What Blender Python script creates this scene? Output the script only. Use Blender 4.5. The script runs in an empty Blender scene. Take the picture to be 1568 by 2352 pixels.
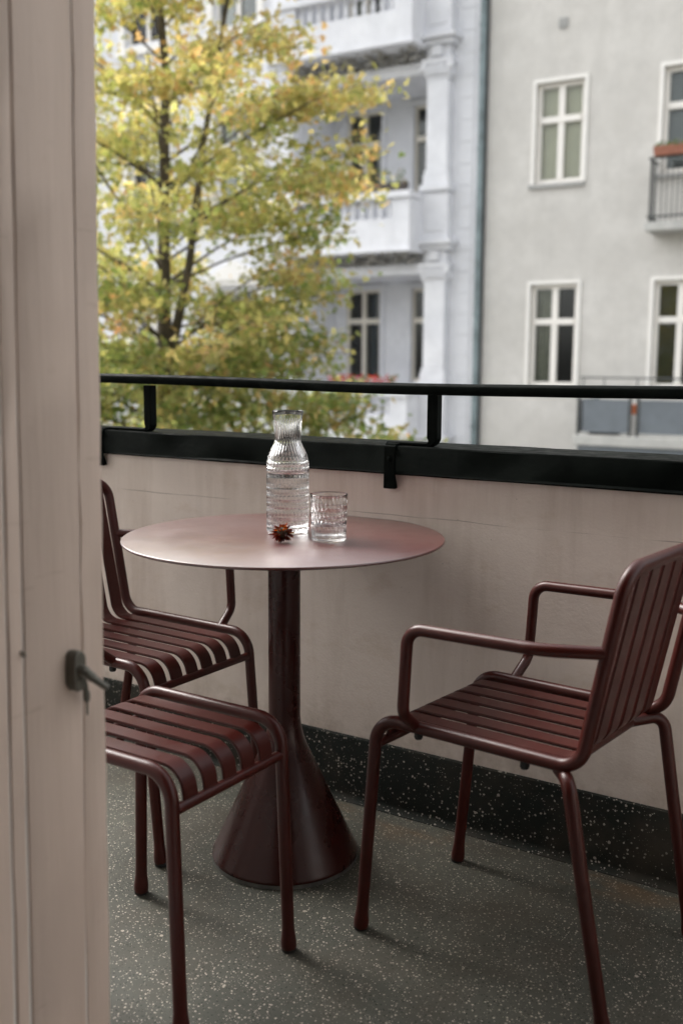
import bpy, bmesh, math, random
from mathutils import Vector, Matrix
import numpy as np

R = math.radians
scene = bpy.context.scene
COL = scene.collection

# ------------------------------------------------------------------ camera
cam_d = bpy.data.cameras.new('camera')
cam = bpy.data.objects.new('camera', cam_d)
COL.objects.link(cam)
CAM_H = 1.113
yaw, pitch, roll = 0.572, -0.1441, 0.00555
fwd = Vector((-math.sin(yaw) * math.cos(pitch), math.cos(yaw) * math.cos(pitch), math.sin(pitch)))
rgt = Vector((math.cos(yaw), math.sin(yaw), 0))
upv = rgt.cross(fwd)
r2 = math.cos(roll) * rgt + math.sin(roll) * upv
u2 = -math.sin(roll) * rgt + math.cos(roll) * upv
cam.matrix_world = Matrix(((r2.x, u2.x, -fwd.x, 0), (r2.y, u2.y, -fwd.y, 0), (r2.z, u2.z, -fwd.z, CAM_H), (0, 0, 0, 1)))
cam_d.sensor_fit = 'HORIZONTAL'
cam_d.sensor_width = 24.0
cam_d.lens = 2337.7 / 1568 * 24.0
cam_d.clip_start = 0.02
cam_d.clip_end = 2000
cam_d.dof.use_dof = True
cam_d.dof.focus_distance = 2.22
cam_d.dof.aperture_fstop = 2.7
scene.camera = cam

# ------------------------------------------------------------------ sky and sun (bright overcast)
SUN_EL, SUN_AZ = 45.0, 275.0            # azimuth: degrees clockwise from +Y
world = bpy.data.worlds.new('World')
scene.world = world
world.use_nodes = True
wn = world.node_tree
sky = wn.nodes.new('ShaderNodeTexSky')
sky.sky_type = 'NISHITA'
sky.sun_disc = False
sky.sun_elevation = R(SUN_EL)
sky.sun_rotation = R(SUN_AZ)
sky.dust_density = 4.0
hsv = wn.nodes.new('ShaderNodeHueSaturation')
hsv.inputs['Saturation'].default_value = 0.10
bg = wn.nodes['Background']
bg.inputs['Strength'].default_value = 0.15
wn.links.new(sky.outputs[0], hsv.inputs['Color'])
wn.links.new(hsv.outputs[0], bg.inputs['Color'])
sd = bpy.data.lights.new('sun', 'SUN')
sd.energy = 1.0
sd.angle = R(28)
sd.color = (1.0, 0.93, 0.84)
sun = bpy.data.objects.new('sun', sd)
COL.objects.link(sun)
a = R(SUN_AZ)
to_sun = Vector((math.sin(a) * math.cos(R(SUN_EL)), math.cos(a) * math.cos(R(SUN_EL)), math.sin(R(SUN_EL))))
sun.rotation_euler = to_sun.to_track_quat('Z', 'Y').to_euler()

scene.view_settings.view_transform = 'Standard'
scene.view_settings.look = 'None'
scene.view_settings.exposure = 1.8
scene.view_settings.gamma = 1.0
scene.view_settings.use_curve_mapping = False
cy = scene.cycles
cy.use_denoising = True
try:
    cy.denoiser = 'OPENIMAGEDENOISE'
    cy.denoising_input_passes = 'RGB_ALBEDO_NORMAL'
    cy.denoising_prefilter = 'ACCURATE'
except Exception:
    pass
cy.max_bounces = 14
cy.diffuse_bounces = 6
cy.glossy_bounces = 5
cy.transmission_bounces = 12
cy.transparent_max_bounces = 16
cy.sample_clamp_indirect = 6.0
cy.blur_glossy = 0.6

# ------------------------------------------------------------------ materials
MATS = {}


def srgb(r, g, b):
    f = lambda c: (c / 255 / 12.92) if c / 255 <= 0.04045 else ((c / 255 + 0.055) / 1.055) ** 2.4
    return (f(r), f(g), f(b), 1)


class NT:
    """small node helper"""

    def __init__(s, name):
        s.m = bpy.data.materials.new(name)
        s.m.use_nodes = True
        s.t = s.m.node_tree
        s.b = s.t.nodes['Principled BSDF']
        s.out = s.t.nodes['Material Output']

    def n(s, typ, **kw):
        x = s.t.nodes.new(typ)
        for k, v in kw.items():
            if k in x.inputs.keys():
                x.inputs[k].default_value = v
            else:
                setattr(x, k, v)
        return x

    def l(s, a, b):
        s.t.links.new(a, b)

    def obj(s):
        return s.n('ShaderNodeTexCoord').outputs['Object']

    def mapping(s, vec, scale=(1, 1, 1), loc=(0, 0, 0), rot=(0, 0, 0)):
        m = s.n('ShaderNodeMapping')
        m.inputs['Scale'].default_value = scale
        m.inputs['Location'].default_value = loc
        m.inputs['Rotation'].default_value = rot
        s.l(vec, m.inputs['Vector'])
        return m.outputs[0]

    def noise(s, vec, scale, detail=4, rough=0.55):
        x = s.n('ShaderNodeTexNoise')
        x.inputs['Scale'].default_value = scale
        x.inputs['Detail'].default_value = detail
        x.inputs['Roughness'].default_value = rough
        s.l(vec, x.inputs['Vector'])
        return x.outputs['Fac']

    def ramp(s, fac, stops):
        x = s.n('ShaderNodeValToRGB')
        e = x.color_ramp.elements
        while len(e) > 1:
            e.remove(e[-1])
        e[0].position, e[0].color = stops[0][0], stops[0][1]
        for p, c in stops[1:]:
            k = e.new(p)
            k.color = c
        s.l(fac, x.inputs[0])
        return x.outputs[0]

    def mix(s, fac, a, b, mode='MIX'):
        x = s.n('ShaderNodeMix', data_type='RGBA', blend_type=mode)
        for sock, v in ((0, fac), (6, a), (7, b)):
            if hasattr(v, 'links') or isinstance(v, bpy.types.NodeSocket):
                s.l(v, x.inputs[sock])
            else:
                x.inputs[sock].default_value = v
        return x.outputs[2]

    def math(s, op, a, b=0.0, clamp=False):
        x = s.n('ShaderNodeMath', operation=op)
        x.use_clamp = clamp
        for i, v in enumerate((a, b)):
            if isinstance(v, bpy.types.NodeSocket):
                s.l(v, x.inputs[i])
            else:
                x.inputs[i].default_value = v
        return x.outputs[0]

    def bump(s, h, dist=0.002, strength=0.5):
        x = s.n('ShaderNodeBump')
        x.inputs['Distance'].default_value = dist
        x.inputs['Strength'].default_value = strength
        s.l(h, x.inputs['Height'])
        s.l(x.outputs[0], s.b.inputs['Normal'])

    def base(s, v):
        if isinstance(v, bpy.types.NodeSocket):
            s.l(v, s.b.inputs['Base Color'])
        else:
            s.b.inputs['Base Color'].default_value = v

    def done(s, key, rough=None, metal=None, spec=None):
        if rough is not None:
            s.b.inputs['Roughness'].default_value = rough
        if metal is not None:
            s.b.inputs['Metallic'].default_value = metal
        if spec is not None:
            s.b.inputs['Specular IOR Level'].default_value = spec
        MATS[key] = s.m
        return s.m


g4 = lambda v: (v, v, v, 1)


def mat_plain(key, col, rough=0.6, var=0.12, scale=6.0, bump=0.0, metal=0.0, spec=0.5):
    t = NT(key)
    o = t.obj()
    f = t.noise(o, scale, 6, 0.6)
    c1 = tuple(min(1, x * (1 - var)) for x in col[:3]) + (1,)
    c2 = tuple(min(1, x * (1 + var)) for x in col[:3]) + (1,)
    t.base(t.ramp(f, [(0.3, c1), (0.7, c2)]))
    if bump:
        t.bump(t.noise(o, scale * 25, 3), bump, 0.5)
    return t.done(key, rough, metal, spec)


def mat_plaster_parapet():
    t = NT('parapet_plaster')
    o = t.obj()
    big = t.noise(o, 2.2, 5, 0.6)
    col = t.ramp(big, [(0.3, (0.69, 0.605, 0.555, 1)), (0.55, (0.76, 0.675, 0.62, 1)), (0.75, (0.79, 0.705, 0.65, 1))])
    st = t.noise(t.mapping(o, (9, 9, 1.2)), 1.0, 5, 0.65)
    col = t.mix(t.ramp(st, [(0.48, g4(0)), (0.75, g4(0.5))]), col, (0.46, 0.37, 0.31, 1))
    sm_ = t.noise(t.mapping(o, (3, 3, 5)), 2.2, 7, 0.7)
    col = t.mix(t.ramp(sm_, [(0.56, g4(0)), (0.72, g4(0.35))]), col, (0.50, 0.38, 0.27, 1))
    spk = t.n('ShaderNodeTexVoronoi')
    spk.inputs['Scale'].default_value = 34
    t.l(o, spk.inputs['Vector'])
    spot = t.math('LESS_THAN', spk.outputs['Distance'], 0.035)
    gate = t.noise(o, 5.0, 2)
    spot = t.math('MULTIPLY', spot, t.math('GREATER_THAN', gate, 0.5))
    col = t.mix(t.math('MULTIPLY', spot, 0.75), col, (0.10, 0.08, 0.07, 1))
    sx0 = t.n('ShaderNodeSeparateXYZ')
    t.l(o, sx0.inputs[0])
    near = t.n('ShaderNodeMapRange')
    near.inputs['From Min'].default_value = 0.58
    near.inputs['From Max'].default_value = 0.85
    t.l(sx0.outputs[2], near.inputs['Value'])
    rs_ = t.ramp(t.noise(t.mapping(o, (11, 1, 0.7)), 1.0, 6, 0.65), [(0.52, g4(0)), (0.74, g4(0.32))])
    col = t.mix(t.math('MULTIPLY', rs_, near.outputs[0]), col, (0.33, 0.26, 0.20, 1))
    low = t.n('ShaderNodeMapRange')
    low.inputs['From Min'].default_value = 0.27
    low.inputs['From Max'].default_value = 0.17
    t.l(sx0.outputs[2], low.inputs['Value'])
    gr_ = t.ramp(t.noise(o, 17, 6, 0.7), [(0.42, g4(0.05)), (0.66, g4(0.5))])
    col = t.mix(t.math('MULTIPLY', gr_, low.outputs[0]), col, (0.34, 0.27, 0.21, 1))
    # fine horizontal hairline crack in the render coat
    sx = t.n('ShaderNodeSeparateXYZ')
    t.l(o, sx.inputs[0])
    wob = t.math('MULTIPLY', t.math('SUBTRACT', t.noise(t.mapping(o, (1, 1, 0)), 5, 4), 0.5), 0.010)
    dz = t.math('ABSOLUTE', t.math('SUBTRACT', t.math('SUBTRACT', sx.outputs[2], 0.752), wob))
    crack = t.math('LESS_THAN', dz, 0.0011)
    cg = t.ramp(t.noise(t.mapping(o, (1, 1, 0)), 2.6, 3), [(0.42, g4(0)), (0.55, g4(0.55))])
    crack = t.math('MULTIPLY', crack, cg)
    col = t.mix(crack, col, (0.16, 0.12, 0.10, 1))
    t.base(col)
    h = t.math('ADD', t.math('MULTIPLY', t.noise(o, 160, 3, 0.6), 0.5), t.noise(o, 22, 4))
    t.bump(h, 0.0026, 0.45)
    t.done('parapet', 0.72, spec=0.35)


def terrazzo(key, base1, base2, light, dark, scale, dens, rough, stain=None):
    t = NT(key)
    o = t.obj()
    big = t.noise(o, 2.4, 5, 0.6)
    col = t.ramp(big, [(0.3, base1), (0.7, base2)])
    warp = t.n('ShaderNodeVectorMath', operation='ADD')
    nz = t.n('ShaderNodeTexNoise')
    nz.inputs['Scale'].default_value = scale * 1.3
    t.l(o, nz.inputs['Vector'])
    sc = t.n('ShaderNodeVectorMath', operation='SCALE')
    sc.inputs['Scale'].default_value = 0.55 / scale
    t.l(nz.outputs['Color'], sc.inputs[0])
    t.l(o, warp.inputs[0])
    t.l(sc.outputs[0], warp.inputs[1])
    for i, (c, s_, size, d) in enumerate(((dark, scale * 1.15, 0.30, dens), (light, scale, 0.27, dens), (light, scale * 0.55, 0.17, dens * 0.6), (dark, scale * 0.6, 0.16, dens * 0.5), (light, scale * 0.26, 0.15, dens * 0.22), (light, scale * 1.9, 0.26, dens * 0.5))):
        v = t.n('ShaderNodeTexVoronoi')
        v.inputs['Scale'].default_value = s_
        v.inputs['Randomness'].default_value = 1.0
        mp = t.mapping(warp.outputs[0], (1, 1, 1), (3.1 * i, 1.7 * i, 0.9 * i))
        t.l(mp, v.inputs['Vector'])
        sep = t.n('ShaderNodeSeparateColor')
        t.l(v.outputs['Color'], sep.inputs[0])
        pick = t.math('LESS_THAN', sep.outputs[0], d)
        rad = t.math('MULTIPLY', t.math('ADD', sep.outputs[1], 0.25), size)
        chip = t.math('MULTIPLY', t.math('LESS_THAN', v.outputs['Distance'], rad), pick)
        tone = t.mix(sep.outputs[2], c, tuple(x * 0.6 for x in c[:3]) + (1,))
        col = t.mix(t.math('MULTIPLY', chip, 0.9), col, tone)
    dirt = t.noise(o, 3.5, 6, 0.65)
    col = t.mix(t.ramp(dirt, [(0.46, g4(0)), (0.72, g4(0.6))]), col, (0.055, 0.042, 0.030, 1))
    dust = t.noise(o, 1.3, 7, 0.7)
    col = t.mix(t.ramp(dust, [(0.5, g4(0)), (0.75, g4(0.3))]), col, (0.17, 0.155, 0.125, 1))
    if stain:
        sx = t.n('ShaderNodeSeparateXYZ')
        t.l(o, sx.inputs[0])
        near = t.n('ShaderNodeMapRange')
        near.inputs['From Min'].default_value = stain - 0.16
        near.inputs['From Max'].default_value = stain
        t.l(sx.outputs[1], near.inputs['Value'])
        sf = t.ramp(t.noise(t.mapping(o, (1.0, 3, 1)), 4.0, 5, 0.6), [(0.52, g4(0)), (0.66, g4(0.7))])
        col = t.mix(t.math('MULTIPLY', sf, near.outputs[0]), col, (0.13, 0.07, 0.03, 1))
    t.base(col)
    t.bump(t.noise(o, 60, 3), 0.0008, 0.3)
    rr = t.ramp(t.noise(o, 6, 4), [(0.3, g4(rough - 0.08)), (0.7, g4(rough + 0.1))])
    t.l(rr, t.b.inputs['Roughness'])
    t.done(key, None, spec=0.28)


def mat_coat(key, col, rough=0.42, spec=0.5, fine=0.00022, dust=0.06):
    """powder coated steel"""
    t = NT(key)
    o = t.obj()
    f = t.noise(o, 7, 5, 0.6)
    c2 = tuple(x * 1.22 for x in col[:3]) + (1,)
    c1 = tuple(x * 0.85 for x in col[:3]) + (1,)
    c = t.ramp(f, [(0.3, c1), (0.7, c2)])
    d = t.ramp(t.noise(o, 38, 6, 0.7), [(0.55, g4(0)), (0.8, g4(dust))])
    c = t.mix(d, c, (0.20, 0.10, 0.08, 1))
    t.base(c)
    rr = t.ramp(t.noise(o, 15, 4), [(0.3, g4(rough - 0.05)), (0.7, g4(rough + 0.08))])
    t.l(rr, t.b.inputs['Roughness'])
    t.bump(t.noise(o, 900, 2), fine, 0.35)
    t.done(key, None, spec=spec)


def mat_black_paint():
    t = NT('black_paint')
    o = t.obj()
    f = t.noise(o, 12, 5)
    c = t.ramp(f, [(0.3, (0.0022, 0.0032, 0.0028, 1)), (0.7, (0.006, 0.0078, 0.0068, 1))])
    ch = t.noise(o, 55, 5, 0.7)
    c = t.mix(t.ramp(ch, [(0.70, g4(0)), (0.74, g4(0.7))]), c, (0.16, 0.10, 0.07, 1))
    t.base(c)
    t.bump(t.math('ADD', t.noise(o, 70, 4, 0.65), t.math('MULTIPLY', t.noise(o, 18, 3), 1.5)), 0.0012, 0.5)
    rr = t.ramp(t.noise(o, 30, 3), [(0.3, g4(0.42)), (0.7, g4(0.62))])
    t.l(rr, t.b.inputs['Roughness'])
    t.done('black', None, spec=0.02)


def mat_wood_paint():
    t = NT('door_paint')
    o = t.obj()
    f = t.noise(t.mapping(o, (8, 8, 0.7)), 2, 6, 0.6)
    c = t.ramp(f, [(0.3, (0.53, 0.425, 0.355, 1)), (0.7, (0.60, 0.485, 0.41, 1))])
    sp = t.noise(o, 26, 5, 0.7)
    c = t.mix(t.ramp(sp, [(0.62, g4(0)), (0.8, g4(0.3))]), c, (0.33, 0.24, 0.17, 1))
    cr_ = t.noise(t.mapping(o, (2, 2, 14)), 3.0, 5, 0.6)
    c = t.mix(t.ramp(cr_, [(0.66, g4(0)), (0.70, g4(0.28)), (0.74, g4(0))]), c, (0.30, 0.22, 0.15, 1))
    t.base(c)
    t.bump(t.math('ADD', t.noise(t.mapping(o, (60, 60, 4)), 1, 4), t.math('MULTIPLY', t.noise(o, 9, 3), 1.2)), 0.003, 0.5)
    t.done('door', 0.5, spec=0.4)


def mat_glass(key, ior, col=(1, 1, 1, 1), rough=0.0):
    t = NT(key)
    t.b.inputs['Transmission Weight'].default_value = 1.0
    t.b.inputs['IOR'].default_value = ior
    t.base(col)
    t.done(key, rough)


def mat_pane():
    t = NT('window_pane')
    gl = t.n('ShaderNodeBsdfGlossy')
    gl.inputs['Roughness'].default_value = 0.02
    tr = t.n('ShaderNodeBsdfTransparent')
    tr.inputs['Color'].default_value = (0.85, 0.88, 0.86, 1)
    fr = t.n('ShaderNodeFresnel')
    fr.inputs['IOR'].default_value = 1.5
    mx = t.n('ShaderNodeMixShader')
    t.l(fr.outputs[0], mx.inputs[0])
    t.l(tr.outputs[0], mx.inputs[1])
    t.l(gl.outputs[0], mx.inputs[2])
    t.l(mx.outputs[0], t.out.inputs['Surface'])
    MATS['pane'] = t.m


def mat_facade(key, c1, c2, c3, bump=0.004):
    t = NT(key)
    o = t.obj()
    f = t.noise(o, 0.8, 7, 0.65)
    c = t.ramp(f, [(0.3, c1), (0.5, c2), (0.72, c3)])
    st = t.noise(t.mapping(o, (2.2, 2.2, 0.18)), 1.2, 6, 0.65)
    c = t.mix(t.ramp(st, [(0.52, g4(0)), (0.8, g4(0.35))]), c, tuple(x * 0.72 for x in c1[:3]) + (1,))
    bl = t.noise(o, 2.6, 8, 0.75)
    c = t.mix(t.ramp(bl, [(0.42, g4(0)), (0.66, g4(0.75))]), c, tuple(min(1, x * 0.84) for x in c2[:3]) + (1,))
    t.base(c)
    t.bump(t.noise(o, 30, 5, 0.7), bump, 0.4)
    t.done(key, 0.85, spec=0.2)


def mat_leaf(key):
    t = NT(key)
    at = t.n('ShaderNodeAttribute', attribute_name='leaf_col')
    hv = t.n('ShaderNodeHueSaturation')
    t.l(at.outputs['Color'], hv.inputs['Color'])
    t.base(hv.outputs[0])
    t.b.inputs['Roughness'].default_value = 0.5
    tl = t.n('ShaderNodeBsdfTranslucent')
    h2 = t.n('ShaderNodeHueSaturation', Value=1.25)
    h2.inputs['Saturation'].default_value = 1.1
    t.l(at.outputs['Color'], h2.inputs['Color'])
    t.l(h2.outputs[0], tl.inputs['Color'])
    mx = t.n('ShaderNodeMixShader')
    mx.inputs[0].default_value = 0.55
    t.l(t.b.outputs[0], mx.inputs[1])
    t.l(tl.outputs[0], mx.inputs[2])
    t.l(mx.outputs[0], t.out.inputs['Surface'])
    MATS[key] = t.m


RED = (0.042, 0.0052, 0.0031, 1)
mat_plaster_parapet()
terrazzo('floor', (0.050, 0.052, 0.042, 1), (0.076, 0.077, 0.063, 1), (0.52, 0.455, 0.39, 1), (0.014, 0.016, 0.014, 1), 150, 0.70, 0.55, stain=2.10)
terrazzo('skirting', (0.006, 0.008, 0.0065, 1), (0.012, 0.015, 0.012, 1), (0.44, 0.40, 0.35, 1), (0.005, 0.006, 0.005, 1), 130, 0.42, 0.85)
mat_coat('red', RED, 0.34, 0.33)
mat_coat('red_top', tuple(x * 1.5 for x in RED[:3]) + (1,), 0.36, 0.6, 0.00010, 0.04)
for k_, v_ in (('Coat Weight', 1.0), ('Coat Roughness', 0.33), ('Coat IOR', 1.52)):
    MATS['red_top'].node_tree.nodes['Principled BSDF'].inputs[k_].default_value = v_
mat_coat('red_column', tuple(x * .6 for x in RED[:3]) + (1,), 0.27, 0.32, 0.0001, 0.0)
mat_black_paint()
mat_wood_paint()
mat_glass('glass', 1.50)
mat_glass('water', 1.333)
mat_pane()
mat_plain('foot', (0.012, 0.008, 0.007, 1), 0.5)
mat_plain('rubber', (0.012, 0.012, 0.012, 1), 0.7)
mat_plain('steel_ring', (0.13, 0.13, 0.12, 1), 0.5, 0.35, 30, metal=0.6)
mat_plain('iron', (0.12, 0.115, 0.095, 1), 0.42, 0.3, 25, metal=0.3)
mat_plain('brass', (0.20, 0.15, 0.08, 1), 0.4, 0.2, 20, metal=0.8)
mat_facade('white_facade', (0.64, 0.65, 0.685, 1), (0.70, 0.71, 0.74, 1), (0.74, 0.745, 0.765, 1))
mat_facade('grey_facade', (0.49, 0.475, 0.445, 1), (0.56, 0.545, 0.515, 1), (0.62, 0.605, 0.575, 1), 0.01)
mat_facade('house', (0.72, 0.70, 0.67, 1), (0.77, 0.75, 0.72, 1), (0.80, 0.78, 0.75, 1))
mat_plain('trim', (0.76, 0.745, 0.71, 1), 0.6, 0.04, 5)
mat_plain('window_paint', (0.78, 0.755, 0.71, 1), 0.5, 0.03, 5)
mat_plain('cream_paint', (0.66, 0.62, 0.54, 1), 0.5, 0.05, 5)
mat_plain('sill', (0.33, 0.33, 0.32, 1), 0.5, 0.15, 8)
mat_plain('weathered', (0.30, 0.29, 0.27, 1), 0.85, 0.5, 7, 0.01)
mat_plain('interior', (0.10, 0.09, 0.08, 1), 0.9, 0.2, 2)
mat_plain('room', (0.50, 0.46, 0.42, 1), 0.9, 0.1, 2)
mat_plain('blind', (0.84, 0.77, 0.60, 1), 0.9, 0.06, 3)
mat_plain('curtain', (0.42, 0.40, 0.34, 1), 0.9, 0.2, 8)
mat_plain('red_curtain', (0.10, 0.02, 0.025, 1), 0.9, 0.2, 8)
mat_plain('blue_curtain', (0.02, 0.05, 0.08, 1), 0.9, 0.2, 8)
mat_plain('zinc', (0.17, 0.215, 0.225, 1), 0.5, 0.35, 3, metal=0.3)
mat_plain('panel_grey', (0.135, 0.155, 0.175, 1), 0.45, 0.12, 4)
mat_plain('dark_metal', (0.045, 0.05, 0.05, 1), 0.5, 0.3, 8)
mat_plain('concrete', (0.42, 0.42, 0.40, 1), 0.85, 0.15, 4, 0.004)
mat_plain('terracotta', (0.27, 0.105, 0.065, 1), 0.7, 0.2, 8)
mat_plain('dark_box', (0.06, 0.05, 0.045, 1), 0.7, 0.2, 8)
mat_plain('bark', (0.075, 0.060, 0.040, 1), 0.9, 0.5, 14, 0.02)
mat_plain('asphalt', (0.05, 0.05, 0.05, 1), 0.9, 0.2, 4, 0.004)
mat_plain('paving', (0.24, 0.23, 0.22, 1), 0.9, 0.2, 4, 0.004)
mat_plain('ground', (0.10, 0.10, 0.08, 1), 0.95, 0.3, 0.5)
mat_plain('roof', (0.20, 0.09, 0.06, 1), 0.8, 0.3, 6)
mat_leaf('leaf')
mat_leaf('petal')
mat_plain('seed', (0.055, 0.035, 0.018, 1), 0.8, 0.5, 200)
mat_plain('white_item', (0.75, 0.74, 0.72, 1), 0.5, 0.05)
mat_plain('orange_item', (0.62, 0.16, 0.05, 1), 0.5, 0.1)


# ------------------------------------------------------------------ mesh helpers
class MB:
    def __init__(s, off=(0, 0, 0)):
        s.v, s.f, s.off, s.cols = [], [], Vector(off), None

    def add(s, vs, fs):
        k = len(s.v)
        s.v.extend(vs)
        s.f.extend([tuple(k + i for i in f) for f in fs])

    def box(s, x0, x1, y0, y1, z0, z1):
        s.add([(x0, y0, z0), (x1, y0, z0), (x1, y1, z0), (x0, y1, z0), (x0, y0, z1), (x1, y0, z1), (x1, y1, z1), (x0, y1, z1)],
              [(0, 3, 2, 1), (4, 5, 6, 7), (0, 1, 5, 4), (1, 2, 6, 5), (2, 3, 7, 6), (3, 0, 4, 7)])

    def quad(s, a, b, c, d):
        s.add([a, b, c, d], [(0, 1, 2, 3)])

    def lathe(s, prof, seg=32, c=(0, 0), caps=True):
        n = len(prof)
        vs = []
        for i in range(seg):
            an = 2 * math.pi * i / seg
            for r, z in prof:
                vs.append((c[0] + r * math.cos(an), c[1] + r * math.sin(an), z))
        fs = []
        for i in range(seg):
            j = (i + 1) % seg
            for k in range(n - 1):
                fs.append((i * n + k, j * n + k, j * n + k + 1, i * n + k + 1))
        if caps:
            fs.append(tuple(i * n for i in range(seg))[::-1])
            fs.append(tuple(i * n + n - 1 for i in range(seg)))
        s.add(vs, fs)

    def sweep_x(s, prof, x0, x1):
        """closed YZ profile extruded along x"""
        n = len(prof)
        s.add([(x0, y, z) for y, z in prof] + [(x1, y, z) for y, z in prof],
              [(i, (i + 1) % n, n + (i + 1) % n, n + i) for i in range(n)] + [tuple(range(n))[::-1], tuple(range(n, 2 * n))])

    def tube(s, path, rad, seg=14, caps=True):
        path = [Vector(p) for p in path]
        n = len(path)
        if not isinstance(rad, (list, tuple)):
            rad = [rad] * n
        tg = []
        for i in range(n):
            d = (path[min(i + 1, n - 1)] - path[max(i - 1, 0)])
            tg.append(d.normalized())
        ref = Vector((0, 0, 1)) if abs(tg[0].z) < 0.9 else Vector((1, 0, 0))
        nv = tg[0].cross(ref).normalized()
        vs, fs = [], []
        for i in range(n):
            if i:
                q = tg[i - 1].rotation_difference(tg[i])
                nv = (q @ nv)
                nv = (nv - tg[i] * nv.dot(tg[i])).normalized()
            bn = tg[i].cross(nv)
            for k in range(seg):
                an = 2 * math.pi * k / seg
                vs.append(tuple(path[i] + (nv * math.cos(an) + bn * math.sin(an)) * rad[i]))
        for i in range(n - 1):
            for k in range(seg):
                j = (k + 1) % seg
                fs.append((i * seg + k, i * seg + j, (i + 1) * seg + j, (i + 1) * seg + k))
        if caps:
            fs.append(tuple(range(seg))[::-1])
            fs.append(tuple((n - 1) * seg + k for k in range(seg)))
        s.add(vs, fs)

    def build(s, name, mat, parent=None, smooth=False, bevel=0.0, bseg=2):
        me = bpy.data.meshes.new(name)
        o = s.off
        me.from_pydata([(x - o.x, y - o.y, z - o.z) for x, y, z in s.v], [], s.f)
        me.materials.append(MATS[mat])
        if bevel:
            bm = bmesh.new()
            bm.from_mesh(me)
            bmesh.ops.remove_doubles(bm, verts=bm.verts, dist=1e-5)
            bmesh.ops.bevel(bm, geom=[e for e in bm.edges if e.is_manifold and e.calc_face_angle(0) > 0.5], offset=bevel, segments=bseg, affect='EDGES', profile=0.5)
            bm.to_mesh(me)
            bm.free()
        if smooth:
            me.shade_smooth()
            try:
                me.set_sharp_from_angle(angle=R(42))
            except Exception:
                pass
        me.update()
        return link(name, me, parent)


def link(name, me, parent=None, loc=None):
    ob = bpy.data.objects.new(name, me)
    COL.objects.link(ob)
    if parent is not None:
        ob.parent = parent
    if loc:
        ob.location = loc
    return ob


def tag(o, label, cat, group=None):
    o['label'] = label
    o['category'] = cat
    if group:
        o['group'] = group
    return o


def thing(name, label, cat, loc=(0, 0, 0), rz=0, group=None):
    o = bpy.data.objects.new(name, None)
    COL.objects.link(o)
    o.location = loc
    o.rotation_euler = (0, 0, rz)
    return tag(o, label, cat, group)


def structure(o):
    o['kind'] = 'structure'
    return o


def copy_tree(o, parent=None):
    c = o.copy()
    COL.objects.link(c)
    c.parent = parent
    for ch in list(o.children):
        copy_tree(ch, c)
    return c


def fillet(pts, radii, n=8):
    """polyline with rounded corners"""
    pts = [Vector(p) for p in pts]
    out = [pts[0]]
    for i in range(1, len(pts) - 1):
        p, a, b = pts[i], pts[i - 1], pts[i + 1]
        r = radii[i - 1] if isinstance(radii, (list, tuple)) else radii
        d1, d2 = (a - p).normalized(), (b - p).normalized()
        ang = d1.angle(d2)
        if r <= 0 or ang > math.pi - 0.02:
            out.append(p)
            continue
        t = min(r / math.tan(ang / 2), (a - p).length * 0.49 if i > 1 else (a - p).length * 0.95, (b - p).length * 0.49 if i < len(pts) - 2 else (b - p).length * 0.95)
        rr = t * math.tan(ang / 2)
        cen = p + (d1 + d2).normalized() * (rr / math.sin(ang / 2))
        s0, s1 = p + d1 * t, p + d2 * t
        v0, v1 = s0 - cen, s1 - cen
        tot = v0.angle(v1)
        ax = v0.cross(v1).normalized()
        for k in range(n + 1):
            out.append(cen + Matrix.Rotation(tot * k / n, 3, ax) @ v0)
    out.append(pts[-1])
    return out


# ------------------------------------------------------------------ setting: ground, street, our house
GZ = -8.6
m = MB(); m.box(-400, 400, -400, 600, GZ - 0.3, GZ - 0.12)
structure(m.build('ground', 'ground'))
m = MB(); m.box(-120, 120, 6.4, 13.2, GZ - 0.119, GZ - 0.1)
structure(m.build('road', 'asphalt'))
m = MB(); m.box(-120, 120, 2.4, 6.4, GZ - 0.119, GZ + 0.02)
structure(m.build('pavement', 'paving'))
m = MB(); m.box(-120, 120, 13.2, 17.4, GZ - 0.119, GZ + 0.02)
structure(m.build('pavement', 'paving'))

WALL_Y = 2.12
m = MB(); m.box(-3.6, 1.7, 0.95, WALL_Y, -0.16, 0.0)
structure(m.build('balcony_floor', 'floor'))
m = MB(); m.box(-3.6, 1.7, 0.956, 1.42, 2.75, 2.9)
structure(m.build('added_overhang', 'house'))  # unseen slab added above the door to shade the top of its frame
# our own house wall with the balcony door opening, and the room the camera stands in
m = MB()
DX0, DX1 = -1.004, 0.42
m.box(-9, DX0, 0.62, 0.95, GZ, 5.0)
m.box(DX1, 7, 0.62, 0.95, GZ, 5.0)
m.box(DX0, DX1, 0.62, 0.95, 2.55, 5.0)
m.box(DX0, DX1, 0.62, 0.95, GZ, -0.02)
structure(m.build('house_wall', 'house'))
m = MB()
m.quad((-2.5, -3.5, -0.02), (2.5, -3.5, -0.02), (2.5, 0.62, -0.02), (-2.5, 0.62, -0.02))
m.quad((-2.5, -3.5, 3.0), (-2.5, 0.62, 3.0), (2.5, 0.62, 3.0), (2.5, -3.5, 3.0))
m.quad((-2.5, -3.5, -0.02), (-2.5, -3.5, 3), (2.5, -3.5, 3), (2.5, -3.5, -0.02))
m.quad((-2.5, -3.5, -0.02), (-2.5, 0.62, -0.02), (-2.5, 0.62, 3), (-2.5, -3.5, 3))
m.quad((2.5, -3.5, -0.02), (2.5, -3.5, 3), (2.5, 0.62, 3), (2.5, 0.62, -0.02))
structure(m.build('room_wall', 'room'))

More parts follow.
